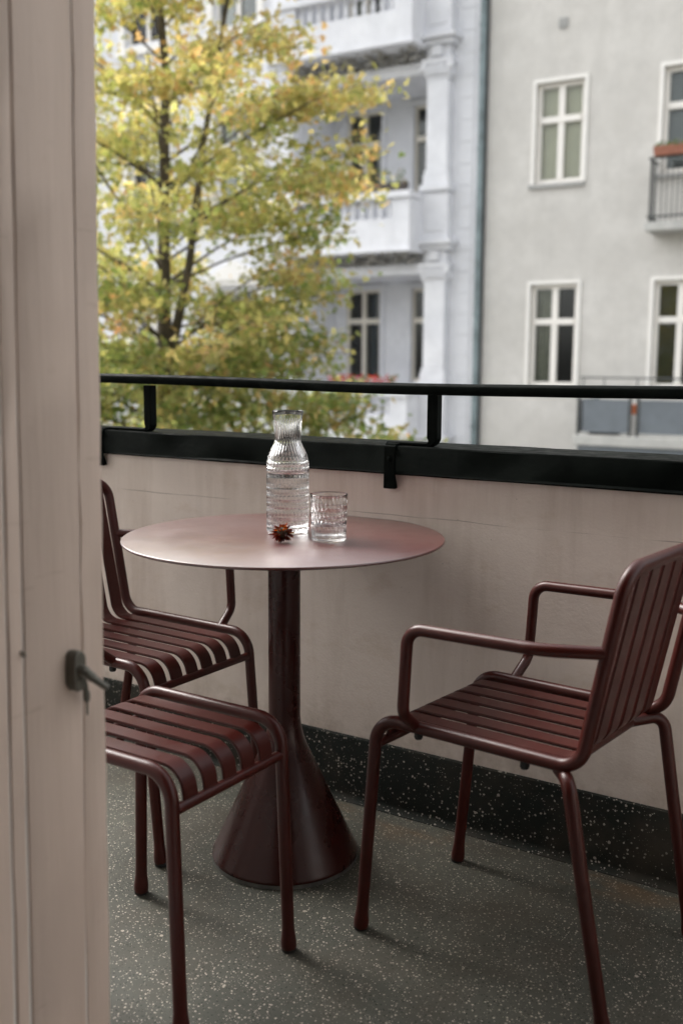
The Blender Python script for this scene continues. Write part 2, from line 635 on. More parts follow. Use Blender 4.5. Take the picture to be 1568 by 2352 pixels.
# ------------------------------------------------------------------ parapet with skirting
par = thing('parapet_wall', 'pinkish beige plastered balcony parapet with dark terrazzo skirting', 'wall', (-1.0, WALL_Y, 0))
o = (-1.0, WALL_Y, 0)
m = MB(); m.box(-3.6, 1.7, WALL_Y, WALL_Y + 0.14, -0.35, 0.86)
pm = m.build('plaster_wall', 'parapet', par)
pm.location = Vector((0, 0, 0)) - Vector(o)
m = MB(o)
prof = [(WALL_Y - 0.0, 0.170), (WALL_Y - 0.008, 0.168), (WALL_Y - 0.010, 0.163), (WALL_Y - 0.011, 0.018)]
for k in range(7):
    an = math.pi / 2 * k / 6
    prof.append((WALL_Y - 0.011 - 0.012 * (1 - math.cos(an)), 0.018 - 0.0155 * math.sin(an)))
prof += [(WALL_Y - 0.026, 0.0020), (WALL_Y - 0.027, 0.0004), (WALL_Y, 0.0004)]
m.sweep_x(prof[::-1], -3.6, 1.7)
m.build('skirting', 'skirting', par, smooth=True)
for x0, x1 in ((-3.74, -3.6), (1.7, 1.84)):
    m = MB(o); m.box(x0, x1, 0.95, WALL_Y + 0.14, -0.35, 0.86)
    m.build('end_wall', 'parapet', par)
# floor drain hole dirt spot near skirting is in the floor material

# ------------------------------------------------------------------ railing on the parapet
RX = -1.0
rail = thing('balcony_railing', 'black painted balcony railing with flat board along the parapet top', 'railing', (RX, WALL_Y, 0.85))
o = (RX, WALL_Y, 0.85)
YB = WALL_Y - 0.016
m = MB(o)
nseg = 60
prof = [(YB, 0.862), (YB, 0.918), (YB + 0.003, 0.9215), (YB + 0.165, 0.9215), (YB + 0.168, 0.918), (YB + 0.168, 0.84), (YB + 0.160, 0.84), (YB + 0.160, 0.8615), (YB + 0.012, 0.8615), (YB + 0.012, 0.853), (YB - 0.0005, 0.853), (YB - 0.0045, 0.857)]
rnd = random.Random(4)
rows = []
for i in range(nseg + 1):
    x = -3.6 + 5.3 * i / nseg
    j = [(y + rnd.uniform(-1, 1) * 0.0006, z + rnd.uniform(-1, 1) * 0.0006) for y, z in prof]
    rows.append([(x, y, z) for y, z in j])
n = len(prof)
vs = [p for r_ in rows for p in r_]
fs = []
for i in range(nseg):
    for k in range(n):
        kk = (k + 1) % n
        fs.append((i * n + k, (i + 1) * n + k, (i + 1) * n + kk, i * n + kk))
fs += [tuple(range(n)), tuple(nseg * n + k for k in range(n))[::-1]]
m.add(vs, fs)
m.build('rail_board', 'black', rail, smooth=True)
# handrail: flat bar with rounded top, slightly sagging between posts
m = MB(o)
hp = []
w2, hh = 0.017, 0.0135
for k in range(9):
    an = math.pi * k / 8
    hp.append((w2 * math.cos(an), hh * 0.35 + hh * 0.65 * math.sin(an)))
hp += [(-w2, -hh * 0.7), (-w2 * 0.8, -hh), (w2 * 0.8, -hh), (w2, -hh * 0.7)]
YR = WALL_Y + 0.018
rows = []
nseg = 70
for i in range(nseg + 1):
    x = -3.6 + 5.3 * i / nseg
    zc = 1.0585 + 0.011 * max(0, (-1.35 - x) / 0.85) - 0.002 * math.cos((x + 1.1) * 4)
    rows.append([(x, YR + y + rnd.uniform(-1, 1) * 0.0003, zc + z + rnd.uniform(-1, 1) * 0.0003) for y, z in hp])
n = len(hp)
fs = []
for i in range(nseg):
    for k in range(n):
        kk = (k + 1) % n
        fs.append((i * n + k, (i + 1) * n + k, (i + 1) * n + kk, i * n + kk))
m.add([p for r_ in rows for p in r_], fs + [tuple(range(n)), tuple(nseg * n + k for k in range(n))[::-1]])
m.build('handrail', 'black', rail, smooth=True)
for k, (px, so) in enumerate(((-2.022, .166), (-1.118, .098), (-0.214, .098), (0.69, .098), (1.4, .098), (-2.93, .098))):
    m = MB((px, WALL_Y, 0.92))
    path = fillet([(px, YR, 1.052), (px, YR, 0.9262), (px - so - .025, YR, 0.9262)], 0.014, 6)
    vs, fs = [], []
    for i, p in enumerate(path):
        d = (path[min(i + 1, len(path) - 1)] - path[max(i - 1, 0)]).normalized()
        nn = Vector((-d.z, 0, d.x))
        w_ = 0.0135 + (0.0038 - 0.0135) * min(1, max(0, i - 1) / (len(path) - 3))
        for sy, sn in ((-1, -1), (1, -1), (1, 1), (-1, 1)):
            vs.append(tuple(p + Vector((0, sy * 0.013, 0)) + nn * sn * w_))
    for i in range(len(path) - 1):
        for q in range(4):
            fs.append((i * 4 + q, i * 4 + (q + 1) % 4, i * 4 + 4 + (q + 1) % 4, i * 4 + 4 + q))
    fs += [(3, 2, 1, 0), tuple(len(vs) - 4 + q for q in range(4))]
    m.add(vs, fs)
    pp = m.build('post', 'black', rail, bevel=0.0025)
    pp.location = Vector((px, WALL_Y, 0.92)) - Vector(o)
    sm = MB((px - so, WALL_Y, 0.92))
    sx0, sx1 = px - so - .015, px - so + .015
    sm.sweep_x([(YB - 0.001, 0.9225), (YB - 0.006, 0.921), (YB - 0.0075, 0.82), (YB - 0.0025, 0.818), (YB + 0.0105, 0.82), (YB - 0.0014, 0.854), (YB - 0.0014, 0.92), (YB + 0.05, 0.9222), (YB + 0.05, 0.9275), (YB + 0.001, 0.9275)][::-1], sx0, sx1)
    st = sm.build('strap', 'black', rail, bevel=0.001)
    st.location = Vector((px - so, WALL_Y, 0.92)) - Vector(o)
    bm2 = MB((px - so, WALL_Y, 0.92))
    bm2.tube([(px - so, YB - .0072, .890), (px - so, YB - .0105, .890), (px - so, YB - .0115, .890)], [.0058, .0055, .003], 10)
    bm2.build('bolt', 'black', st, smooth=True)

# ------------------------------------------------------------------ door frame at the left edge of the view
door = thing('door_frame', 'pale pinkish wooden balcony door frame with a key in its lock', 'door frame', (-1.0, 0.9, -0.02))
o = (-1.0, 0.9, -0.02)


def vboard(name, x0, x1, y0, y1, bev, wob=0.0, z0=-0.02, z1=2.54, seed=1):
    rr = random.Random(seed)
    m = MB(o)
    N = 36
    ring = [(x0, y0), (x1 - bev, y0), (x1, y0 + bev), (x1, y1 - bev), (x1 - bev, y1), (x0, y1)]
    n = len(ring)
    vs, fs = [], []
    ph = rr.uniform(0, 6)
    for i in range(N + 1):
        z = z0 + (z1 - z0) * i / N
        for k, (x, y) in enumerate(ring):
            j = rr.uniform(-1, 1) * wob
            bow = 0.0
            if y > y0 + 1e-6 and k >= 2 and wob:
                bow = wob * 1.5 * math.sin(z * 2.6 + ph)
            vs.append((x + j * 0.5, y + j + bow + 0.0205 * (z - 0.82), z))
    for i in range(N):
        for k in range(n):
            kk = (k + 1) % n
            fs.append((i * n + k, i * n + kk, (i + 1) * n + kk, (i + 1) * n + k))
    fs += [tuple(range(n))[::-1], tuple(N * n + k for k in range(n))]
    m.add(vs, fs)
    return m.build(name, 'door', door, smooth=True)


vboard('stile', -1.05, -1.000, 0.8265, 0.918, 0.0012, 0.0006, seed=2)
vboard('stop_bead', -1.05, -1.0015, 0.9222, 0.961, 0.0012, 0.0012, seed=3)
vboard('inner_bead', -1.05, -1.0005, 0.802, 0.8225, 0.0012, 0.0008, seed=5)
vboard('casing', -1.05, -1.000, 0.640, 0.7965, 0.0012, 0.0006, seed=6)
m = MB(o); m.box(-1.07, -1.046, 0.63, 0.945, -0.02, 2.54)
m.build('backing', 'door', door)
m = MB(o); m.box(-0.995, DX1, 0.80, 0.955, 2.49, 2.549)
m.build('head', 'door', door)
# lock with lever and key
hb = MB((-1.0, 0.9 - .004, -0.02 + .006))
hb.sweep_x([(0.884, 0.724), (0.886, 0.742), (0.890, 0.746), (0.899, 0.746), (0.904, 0.738), (0.905, 0.702), (0.901, 0.693), (0.889, 0.693), (0.884, 0.702)][::-1], -1.0, -0.982)
handle = hb.build('lock_case', 'iron', door, bevel=0.0015)
lv = MB((-1.0, 0.9 - .004, -0.02 + .006))
path = fillet([(-0.984, 0.894, 0.722), (-0.972, 0.8945, 0.720), (-0.966, 0.900, 0.712), (-0.955, 0.9145, 0.6965)], 0.004, 5)
lv.tube(path, [0.0075] * 3 + [0.0062] * (len(path) - 5) + [0.0052, 0.0045], 12)
lv.build('lever', 'iron', handle, smooth=True)
ky = MB((-1.0, 0.9 - .004, -0.02 + .006))
ky.tube([(-0.986, 0.9055, 0.7), (-0.986, 0.906, 0.690), (-0.986, 0.9065, 0.687), (-0.986, 0.907, 0.678), (-0.986, 0.907, 0.674)], [0.003, 0.0034, 0.0047, 0.0046, 0.003], 10)
ky.tube([(-0.986, 0.907, 0.675), (-0.986, 0.907, 0.656)], [0.0019, 0.0015], 8)
ky.build('key', 'iron', handle, smooth=True)
for (y, z, r) in ((0.8185, 0.755, 0.0022), (0.8205, 0.751, 0.0015)):
    k = MB(o); k.tube([(-1.001, y, z), (-0.994, y, z)], [r, r * 0.7], 8)
    k.build('screw', 'iron', door)

# ------------------------------------------------------------------ cone table
TX, TY = -1.2955, 1.7807
tab = thing('cone_table', 'round dark red metal table on a conical base, carafe standing on it', 'table', (TX, TY, 0))
m = MB()
m.lathe([(0.02, 0.7325), (0.338, 0.7325), (0.3475, 0.7335), (0.3504, 0.7355), (0.3508, 0.7372), (0.3502, 0.7389), (0.3497, 0.7396), (0.3488, 0.74), (0.02, 0.74)], 128)
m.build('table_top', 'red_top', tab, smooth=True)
m = MB()
pr = [(0.1655, 0.0105), (0.1662, 0.012), (0.1650, 0.0165)]
knee = fillet([(0.1640, 0, 0.0190), (0.0355, 0, 0.296), (0.0355, 0, 0.70)], 0.20, 14)
pr += [(p.x, p.z) for p in knee] + [(0.0355, 0.7315)]
m.lathe(pr, 72)
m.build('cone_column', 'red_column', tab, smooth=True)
m = MB(); m.lathe([(0.163, 0.0), (0.1652, 0.001), (0.1652, 0.0098), (0.163, 0.0103)], 72)
m.build('base_ring', 'steel_ring', tab, smooth=True)

# ------------------------------------------------------------------ chairs
TR = 0.0122
CH = dict(w=.1828, xA=.2397, zA=.4484, xF=.2776, wF=.1792, xB=-.1765, zB=.4520, xT=-.2431, zT=.7961, wa=.2356, xG=.1358, zG=.6504, xK=.1446, zK=.4903, xJ=.1546, xN=-.1565, zN=.6589, xH=-.2162, xQ=-.1679, zQ=.430, wQ=.2058, xE=-.2469, wE=.1979)


def leg_path(top, foot):
    top, foot = Vector(top), Vector(foot)
    L = (top - foot).length
    d = (top - foot) / L
    pts = [foot + Vector((0, 0, 0.007))]
    rad = [TR * 1.22]
    for t, r in ((0.012, 1.27), (0.022, 1.24), (0.032, 1.12), (0.045, 1.02), (0.06, 1.0)):
        pts.append(foot + d * t); rad.append(TR * r)
    pts.append(top); rad.append(TR)
    return pts, rad


def foot_cap(parent, foot):
    m = MB()
    m.lathe([(TR * 1.02, 0.0), (TR * 1.16, 0.0015), (TR * 1.2, 0.0075)], 16, (foot[0], foot[1]))
    m.build('foot_cap', 'rubber', parent, smooth=True)


def slat_mesh(name, path, width, thick, parent, mat='red', y=0.0):
    """flat bar that follows an XZ path"""
    m = MB()
    n = len(path)
    vs, fs = [], []
    hw, ht = width / 2, thick / 2
    ring = [(-hw, -ht * .4), (-hw, ht * .4), (-hw + .0012, ht), (hw - .0012, ht), (hw, ht * .4), (hw, -ht * .4), (hw - .0012, -ht), (-hw + .0012, -ht)]
    k = len(ring)
    for i, p in enumerate(path):
        d = (path[min(i + 1, n - 1)] - path[max(i - 1, 0)]).normalized()
        nn = Vector((-d.z, 0, d.x))
        for a_, b_ in ring:
            q = p + nn * b_
            vs.append((q.x, y + a_, q.z))
    for i in range(n - 1):
        for j in range(k):
            jj = (j + 1) % k
            fs.append((i * k + j, (i + 1) * k + j, (i + 1) * k + jj, i * k + jj))
    fs += [tuple(range(k)), tuple((n - 1) * k + j for j in range(k))[::-1]]
    m.add(vs, fs)
    return m.build(name, mat, parent, smooth=True)


def make_armchair(label, loc, rz):
    c = CH
    t = thing('armchair', label, 'armchair', loc, rz, 'red slatted metal armchairs')
    leg_z = 0.36
    f = lambda s: (c['xF'], s * c['wF'], 0)
    A = lambda s: Vector((c['xA'], s * c['w'], c['zA']))
    def on_leg(s, z):
        F_ = Vector(f(s)); k = z / c['zA']
        return F_ + (A(s) - F_) * k
    pts = [on_leg(1, leg_z), A(1), (c['xB'], c['w'], c['zB']), (c['xT'], c['w'], c['zT']), (c['xT'], -c['w'], c['zT']), (c['xB'], -c['w'], c['zB']), A(-1), on_leg(-1, leg_z)]
    m = MB()
    m.tube(fillet(pts, [.055, .048, .045, .045, .048, .055], 9), TR, 16, False)
    m.build('frame', 'red', t, smooth=True)
    for s in (1, -1):
        m = MB()
        p, r = leg_path(on_leg(s, leg_z), f(s))
        m.tube(p, r, 16)
        lg = m.build('leg', 'red', t, smooth=True)
        foot_cap(lg, f(s))
    # rear legs hang from a bar under the seat
    E_ = lambda s: (c['xE'], s * c['wE'], 0)
    for s in (1, -1):
        Q = Vector((c['xQ'], s * c['wQ'], c['zQ']))
        Ev = Vector(E_(s))
        k1 = Ev + (Q - Ev) * 0.62
        p, r = leg_path(k1, E_(s))
        Q.z = 0.438
        bend = fillet([k1, Q, (-.122, s * 0.150, .4305), (-.122, s * .09, .4305)], [0.028, .02], 7)
        m = MB()
        m.tube(p + bend[1:], r + [TR] * (len(bend) - 1), 16)
        lg = m.build('leg', 'red', t, smooth=True)
        foot_cap(lg, E_(s))
    m = MB(); m.tube([(-.122, -0.1, .4305), (-.122, 0.1, .4305)], TR * 0.98, 14)
    m.build('rear_crossbar', 'red', t, smooth=True)
    zc = 0.393
    cA, cB = on_leg(1, zc), on_leg(-1, zc)
    m = MB(); m.tube([cA, cB], 0.0095, 14)
    m.build('front_crossbar', 'red', t, smooth=True)
    # armrests
    tj = (c['xJ'] - c['xB']) / (c['xA'] - c['xB'])
    zj = c['zB'] + tj * (c['zA'] - c['zB'])
    th = (c['xH'] - c['xB']) / (c['xT'] - c['xB'])
    zh = c['zB'] + th * (c['zT'] - c['zB'])
    for s in (1, -1):
        m = MB()
        p = fillet([(c['xH'], s * c['w'], zh), (c['xN'] + .03, s * c['wa'], c['zN'] - .001), (c['xG'], s * c['wa'], c['zG']), (c['xK'], s * c['wa'], c['zK']), (c['xJ'] - 0.004, s * (c['w'] + .002), zj + .003)], [.12, .034, .036], 9)
        m.tube(p, TR * 0.9, 14)
        m.build('armrest', 'red', t, smooth=True)
    # slats: one continuous bar each, front waterfall to top rail
    pz = 0.0
    prof = fillet([(cA.x - 0.002, 0, zc + 0.006), (cA.x - 0.016, 0, c['zA'] - 0.003), (c['xB'] + .018, 0, c['zB'] - 0.003), (c['xT'] + 0.013, 0, c['zT'] - 0.004)], [.046, .044], 10)
    pitch_ = .0525
    for k in range(6):
        y = (k - 2.5) * pitch_
        slat_mesh('slat', prof, .0368, 0.0062, t, y=y)
    # little plastic stacking pads under the side tubes
    for s in (1, -1):
        for xx in (0.145, -0.075):
            m = MB()
            m.lathe([(.002, .4265), (.0066, .4275), (.0082, .431), (.0078, .441), (.002, .442)], 12, (xx, s * c['w']))
            m.build('bumper', 'rubber', t, smooth=True)
    return t


make_armchair('red slatted metal armchair facing left, right of the table, tall backrest in full view', (-0.692, 1.762, 0), R(174.2))
make_armchair('red slatted metal armchair behind the stool, left of the table, facing right', (-1.771, 1.768, 0), R(-0.7))

# stool
st = thing('stool', 'low red slatted metal stool without back or arms, in front of the table', 'stool', (-1.254, 1.318, 0), R(-0.2))
SW, SA, SZ, SWF, SAF, SZC = .1491, .1771, .4560, .1526, .1931, .3921
cor = lambda t_, s: Vector((t_ * SA, s * SW, SZ))
ft = lambda t_, s: Vector((t_ * SAF, s * SWF, 0))
onl = lambda t_, s, z: ft(t_, s) + (cor(t_, s) - ft(t_, s)) * (z / SZ)
for s in (1, -1):
    m = MB()
    m.tube(fillet([onl(1, s, .36), cor(1, s), cor(-1, s), onl(-1, s, .36)], [.052, .052], 10), TR, 16, False)
    m.build('side_tube', 'red', st, smooth=True)
    for t_ in (1, -1):
        m = MB()
        p, r = leg_path(onl(t_, s, .36), ft(t_, s))
        m.tube(p, r, 16)
        lg = m.build('leg', 'red', st, smooth=True)
        foot_cap(lg, ft(t_, s))
for t_ in (1, -1):
    m = MB(); m.tube([onl(t_, 1, SZC), onl(t_, -1, SZC)], .0095, 14)
    m.build('crossbar', 'red', st, smooth=True)
xb = onl(1, 1, SZC).x
prof = fillet([(xb - .002, 0, SZC + .006), (xb - .010, 0, SZ - .003), (-xb + .010, 0, SZ - .003), (-xb + .002, 0, SZC + .006)], [.044, .044], 10)
pitch_ = (2 * SW - 2 * TR) / 5.34
for k in range(5):
    slat_mesh('slat', prof[::-1], pitch_ * .685, .0062, st, y=(k - 2) * pitch_)
for ch in [c for c in st.children if c.name.startswith('slat')]:
    pass

# ------------------------------------------------------------------ carafe, glass and dried flower
def patterned(outer, rows, n_lens, depth, seg_per, nz):
    """outer: list of (z, r); rows: list of (z0, z1); returns lathe verts with staggered cut lenses"""
    zs = np.array([p[0] for p in outer]); rs = np.array([p[1] for p in outer])
    z = np.unique(np.concatenate([np.linspace(zs[0], zs[-1], nz)] + [np.linspace(a_, b_, 9) for a_, b_ in rows]))
    r = np.interp(z, zs, rs)
    seg = n_lens * seg_per
    th = np.arange(seg) * 2 * np.pi / seg
    D = np.zeros((len(z), seg))
    for ri, (a_, b_) in enumerate(rows):
        mk = (z >= a_) & (z <= b_)
        q = (z[mk] - (a_ + b_) / 2) / ((b_ - a_) / 2)
        ph = (th / (2 * np.pi) * n_lens + 0.5 * (ri % 2)) % 1.0
        p = ph * 2 - 1
        # cut lens: pointed ellipse, deepest in the middle, sharp ridge between neighbours
        wdt = np.sqrt(np.clip(1 - np.abs(q) ** 1.8, 0, 1))[:, None]
        pp_ = np.abs(p)[None, :] / np.maximum(wdt, 1e-3)
        D[mk] = depth * np.clip(1 - pp_ ** 2, 0, 1) * wdt
    return z, th, r[:, None] - D


def vessel(name, label, loc, outer, inner, rows, n_lens, depth, water_z, nz, parent_group=None, seg_per=6):
    z, th, rr = patterned(outer, rows, n_lens, depth, seg_per, nz)
    t = thing(name, label, name, loc)
    seg = len(th)
    vs, fs = [], []
    for i in range(len(z)):
        for k in range(seg):
            vs.append((rr[i, k] * math.cos(th[k]), rr[i, k] * math.sin(th[k]), z[i]))
    for i in range(len(z) - 1):
        for k in range(seg):
            kk = (k + 1) % seg
            fs.append((i * seg + k, i * seg + kk, (i + 1) * seg + kk, (i + 1) * seg + k))
    # rim then inner wall downwards
    base = len(vs)
    inn = list(inner)
    zi, ri_ = [p[0] for p in inn], [p[1] for p in inn]
    ztop, rtop = z[-1], rr[-1].mean()
    rim = [(ztop + 0.0007, rtop - 0.0006), (ztop + 0.0007, inn[0][1] + 0.0004)]
    rings = rim + inn
    for zz, r_ in rings:
        for k in range(seg):
            vs.append((r_ * math.cos(th[k]), r_ * math.sin(th[k]), zz))
    lastring = (len(z) - 1) * seg
    for i in range(len(rings)):
        a0 = lastring if i == 0 else base + (i - 1) * seg
        b0 = base + i * seg
        for k in range(seg):
            kk = (k + 1) % seg
            fs.append((a0 + k, a0 + kk, b0 + kk, b0 + k))
    e0 = base + (len(rings) - 1) * seg
    fs.append(tuple(e0 + k for k in range(seg)))
    fs.append(tuple(range(seg))[::-1])
    m = MB(); m.add(vs, fs)
    g = m.build('glass_body', 'glass', t, smooth=True)
    # water slightly overlapping the glass wall
    zr = sorted([p for p in inn if p[0] < water_z])
    prof_ = [(max(r_ + 0.00035, 0.001), zz - (0.00035 if i == 0 else 0)) for i, (zz, r_) in enumerate(zr)]
    rw = np.interp(water_z, sorted(zi), [p[1] for p in sorted(inn)])
    prof_ += [(rw + 0.00035, water_z + 0.0008), (rw - 0.0006, water_z)]
    m = MB(); m.lathe(prof_, 64)
    m.build('water', 'water', t, smooth=True)
    return t


H0 = 0.74
out_c = [(0.0, .0445), (.0015, .0462), (.004, .0470), (.02, .0473), (.135, .0473), (.150, .0472), (.160, .0464), (.170, .0442), (.180, .0405), (.189, .0362), (.196, .0326), (.202, .0300), (.208, .0287), (.216, .0289), (.24, .0310), (.262, .0336), (.271, .0345)]
in_c = [(.2712, .0335), (.262, .0321), (.252, .0303), (.24, .0287), (.216, .0264), (.208, .0261), (.202, .0272), (.196, .0296), (.189, .0330), (.180, .0373), (.170, .0410), (.160, .0433), (.150, .0441), (.135, .0443), (.02, .0443), (.012, .0435), (.0085, .0400), (.008, .0100)]
rows_c = [(.008, .0165), (.018, .031), (.033, .056), (.058, .073), (.0745, .0895), (.091, .106), (.1075, .1335), (.140, .150), (.1515, .164), (.1655, .205), (.207, .252)]
vessel('carafe', 'tall clear cut glass water carafe with a narrow neck', (-1.3154, 1.8223, H0 + .0006), out_c, in_c, rows_c, 32, .0022, .1345, 90)
out_g = [(0.0, .0348), (.0012, .0360), (.003, .0365), (.0995, .0402)]
in_g = [(.0996, .0391), (.092, .0377), (.05, .0359), (.014, .0340), (.0095, .0320), (.009, .008)]
rows_g = [(.004, .011), (.012, .0335), (.036, .050), (.0515, .0655), (.067, .090)]
vessel('drinking glass', 'short cut glass tumbler holding a little water, right of the carafe', (-1.1837, 1.7891, H0 + .0006), out_g, in_g, rows_g, 26, .0019, .0340, 60).name = 'drinking_glass'

rf = random.Random(11)
fl = thing('dried_flower', 'small dried dark red flower head lying before the carafe', 'flower', (-1.2535, 1.7155, H0))
fl.rotation_euler = (R(20), R(-8), R(30))
fl.location.z = H0 + 0.0195
fl.scale = (1.12, 1.12, 0.95)


def petals(name, n, el0, el1, l0, l1, w, cols, seed, base_r=0.008, tip=0.5):
    rr = random.Random(seed)
    m = MB(); cl = []
    for k in range(n):
        az = 2 * math.pi * k / n * 1.0 + rr.uniform(-.25, .25)
        el = rr.uniform(el0, el1)
        L = rr.uniform(l0, l1); W = w * rr.uniform(.7, 1.2)
        d = Vector((math.cos(az) * math.cos(el), math.sin(az) * math.cos(el), math.sin(el)))
        sd_ = Vector((-math.sin(az), math.cos(az), 0))
        sd_ = (Matrix.Rotation(rr.uniform(-.7, .7), 3, d) @ sd_)
        up_ = d.cross(sd_)
        curl = rr.uniform(-.25, .55) * L
        b = d * base_r
        P = lambda u_, v_, h_: tuple(b + d * (L * u_) + sd_ * (W * v_) + up_ * (h_ + curl * u_ * u_ * .5))
        vs = [P(0, -.35, 0), P(0, .35, 0), P(.35, -.5, .0012), P(.35, 0, -.0012), P(.35, .5, .0012), P(.7, -.36, .001), P(.7, 0, -.001), P(.7, .36, .001), P(1.0, 0, 0)]
        fs = [(0, 3, 2), (0, 1, 3), (1, 4, 3), (2, 3, 6, 5), (3, 4, 7, 6), (5, 6, 8), (6, 7, 8)]
        m.add(vs, fs)
        c = rr.choice(cols); s_ = rr.uniform(.7, 1.25)
        cl += [tuple(min(1, x * s_) for x in c) + (1,)] * len(fs)
    ob = m.build(name, 'petal', fl)
    ca = ob.data.attributes.new('leaf_col', 'FLOAT_COLOR', 'FACE')
    for i, c in enumerate(cl):
        ca.data[i].color = c
    return ob


dr = [(.07, .007, .005), (.12, .014, .005), (.045, .007, .005), (.20, .032, .006)]
petals('outer_petals', 34, -.60, .10, .009, .0195, .0055, dr, 1)['kind'] = 'stuff'
petals('middle_petals', 32, .0, .65, .008, .018, .0052, dr, 2)['kind'] = 'stuff'
petals('upper_petals', 20, .5, 1.15, .006, .014, .0045, [(.26, .055, .008), (.13, .02, .008), (.05, .028, .012)], 3)['kind'] = 'stuff'
petals('lower_petals', 16, -1.1, -.5, .010, .014, .006, [(.05, .015, .01), (.10, .012, .008)], 4)['kind'] = 'stuff'
m = MB()
m.lathe([(.003, -.012), (.009, -.008), (.0118, 0), (.0105, .006), (.006, .010), (.001, .0115)], 14)
m.build('flower_core', 'seed', fl, smooth=True)
m = MB()
for k in range(70):
    az = k * 2.39996; q = k / 70
    el = math.asin(min(1, .1 + .9 * (1 - q)))
    d = Vector((math.cos(az) * math.cos(el), math.sin(az) * math.cos(el), math.sin(el)))
    b = Vector((d.x * .0108, d.y * .0108, d.z * .010))
    s_ = d.orthogonal().normalized(); s2 = d.cross(s_)
    L = rf.uniform(.003, .006)
    w_ = .0011
    m.add([tuple(b + s_ * w_), tuple(b + s2 * w_), tuple(b - s_ * w_), tuple(b - s2 * w_), tuple(b + d * L + s_ * rf.uniform(-.001, .001))], [(0, 1, 4), (1, 2, 4), (2, 3, 4), (3, 0, 4)])
sd2 = m.build('seeds', 'seed', fl)
sd2['kind'] = 'stuff'

# ------------------------------------------------------------------ buildings across the street
FR = 0.041                                  # the street front is turned a little against our parapet
FD = 18.5                                   # distance of the opposite house fronts


def front_root(name, label, s0, d0=FD, cat='building', z=GZ, group=None):
    x = s0 * math.cos(FR) - d0 * math.sin(FR)
    y = s0 * math.sin(FR) + d0 * math.cos(FR)
    t = thing(name, label, cat, (x, y, z), FR, group)
    return t, (s0, d0, z)


def wall_with_holes(m, x0, x1, z0, z1, yf, holes, reveal):
    """front skin at yf with real openings and reveals"""
    xs = sorted({x0, x1} | {h[0] for h in holes} | {h[1] for h in holes})
    zs = sorted({z0, z1} | {h[2] for h in holes} | {h[3] for h in holes})
    for i in range(len(xs) - 1):
        for k in range(len(zs) - 1):
            cx, cz = (xs[i] + xs[i + 1]) / 2, (zs[k] + zs[k + 1]) / 2
            if any(h[0] < cx < h[1] and h[2] < cz < h[3] for h in holes):
                continue
            m.quad((xs[i], yf, zs[k]), (xs[i + 1], yf, zs[k]), (xs[i + 1], yf, zs[k + 1]), (xs[i], yf, zs[k + 1]))
    for a0, a1, b0, b1 in holes:
        yb = yf + reveal
        m.quad((a0, yf, b0), (a0, yb, b0), (a0, yb, b1), (a0, yf, b1))
        m.quad((a1, yf, b1), (a1, yb, b1), (a1, yb, b0), (a1, yf, b0))
        m.quad((a0, yf, b1), (a0, yb, b1), (a1, yb, b1), (a1, yf, b1))
        m.quad((a1, yf, b0), (a1, yb, b0), (a0, yb, b0), (a0, yf, b0))


def window(root, off, s0, s1, z0, z1, y, paint='window_paint', trans=0.66, bar=0.055, behind=None, trim=0.0, ytrim=None, sill=True, mid=0.085):
    """casement window: frame mesh with panes, sill and what hangs behind it as sub-parts"""
    zt = z0 + (z1 - z0) * trans
    sm = (s0 + s1) / 2
    m = MB(off)
    b = bar
    d0, d1 = y - 0.03, y + 0.05
    m.box(s0, s0 + b, d0, d1, z0, z1); m.box(s1 - b, s1, d0, d1, z0, z1)
    m.box(s0 + b, s1 - b, d0, d1, z0, z0 + b * 1.2); m.box(s0 + b, s1 - b, d0, d1, z1 - b, z1)
    m.box(s0 + b, s1 - b, d0 - 0.03, d1, zt - 0.055, zt + 0.055)
    m.box(sm - mid / 2, sm + mid / 2, d0 - 0.018, d1, z0 + b * 1.2, zt - 0.055)
    m.box(sm - mid / 2, sm + mid / 2, d0 - 0.018, d1, zt + 0.055, z1 - b)
    w = m.build('window', paint, root)
    for a0, a1 in ((s0 + b, sm - mid / 2), (sm + mid / 2, s1 - b)):
        for c0, c1 in ((z0 + b * 1.2, zt - 0.055), (zt + 0.055, z1 - b)):
            m = MB(off)
            m.box(a0, a1, y + 0.012, y + 0.018, c0, c1)
            m.build('pane', 'pane', w)
    if sill:
        m = MB(off); m.box(s0 - 0.03 - trim, s1 + 0.03 + trim * .4, (ytrim if ytrim is not None else y - 0.12) - 0.05, y - 0.031, z0 - 0.075, z0 - 0.006)
        m.build('sill', 'sill', w)
    if trim:
        m = MB(off)
        yt0, yt1 = ytrim - 0.02, ytrim + 0.03
        m.box(s0 - trim, s0 - .001, yt0, yt1, z0 - .004, z1 + trim); m.box(s1 + .001, s1 + trim, yt0, yt1, z0 - .004, z1 + trim)
        m.box(s0 - .001, s1 + .001, yt0, yt1, z1 + .001, z1 + trim)
        m.build('surround', 'trim', w)
    for name, mat, a0, a1 in (behind or []):
        m = MB(off)
        n = 26
        pts = []
        x0_, x1_ = s0 + (s1 - s0) * a0, s0 + (s1 - s0) * a1
        flat = name == 'blind'
        for i in range(n + 1):
            t_ = i / n
            pts.append((x0_ + (x1_ - x0_) * t_, y + 0.12 + (0 if flat else 0.018 * math.sin(t_ * 31))))
        for i in range(n):
            m.quad((pts[i][0], pts[i][1], z0), (pts[i + 1][0], pts[i + 1][1], z0), (pts[i + 1][0], pts[i + 1][1], z1), (pts[i][0], pts[i][1], z1))
        m.build(name, mat, w)
    return w


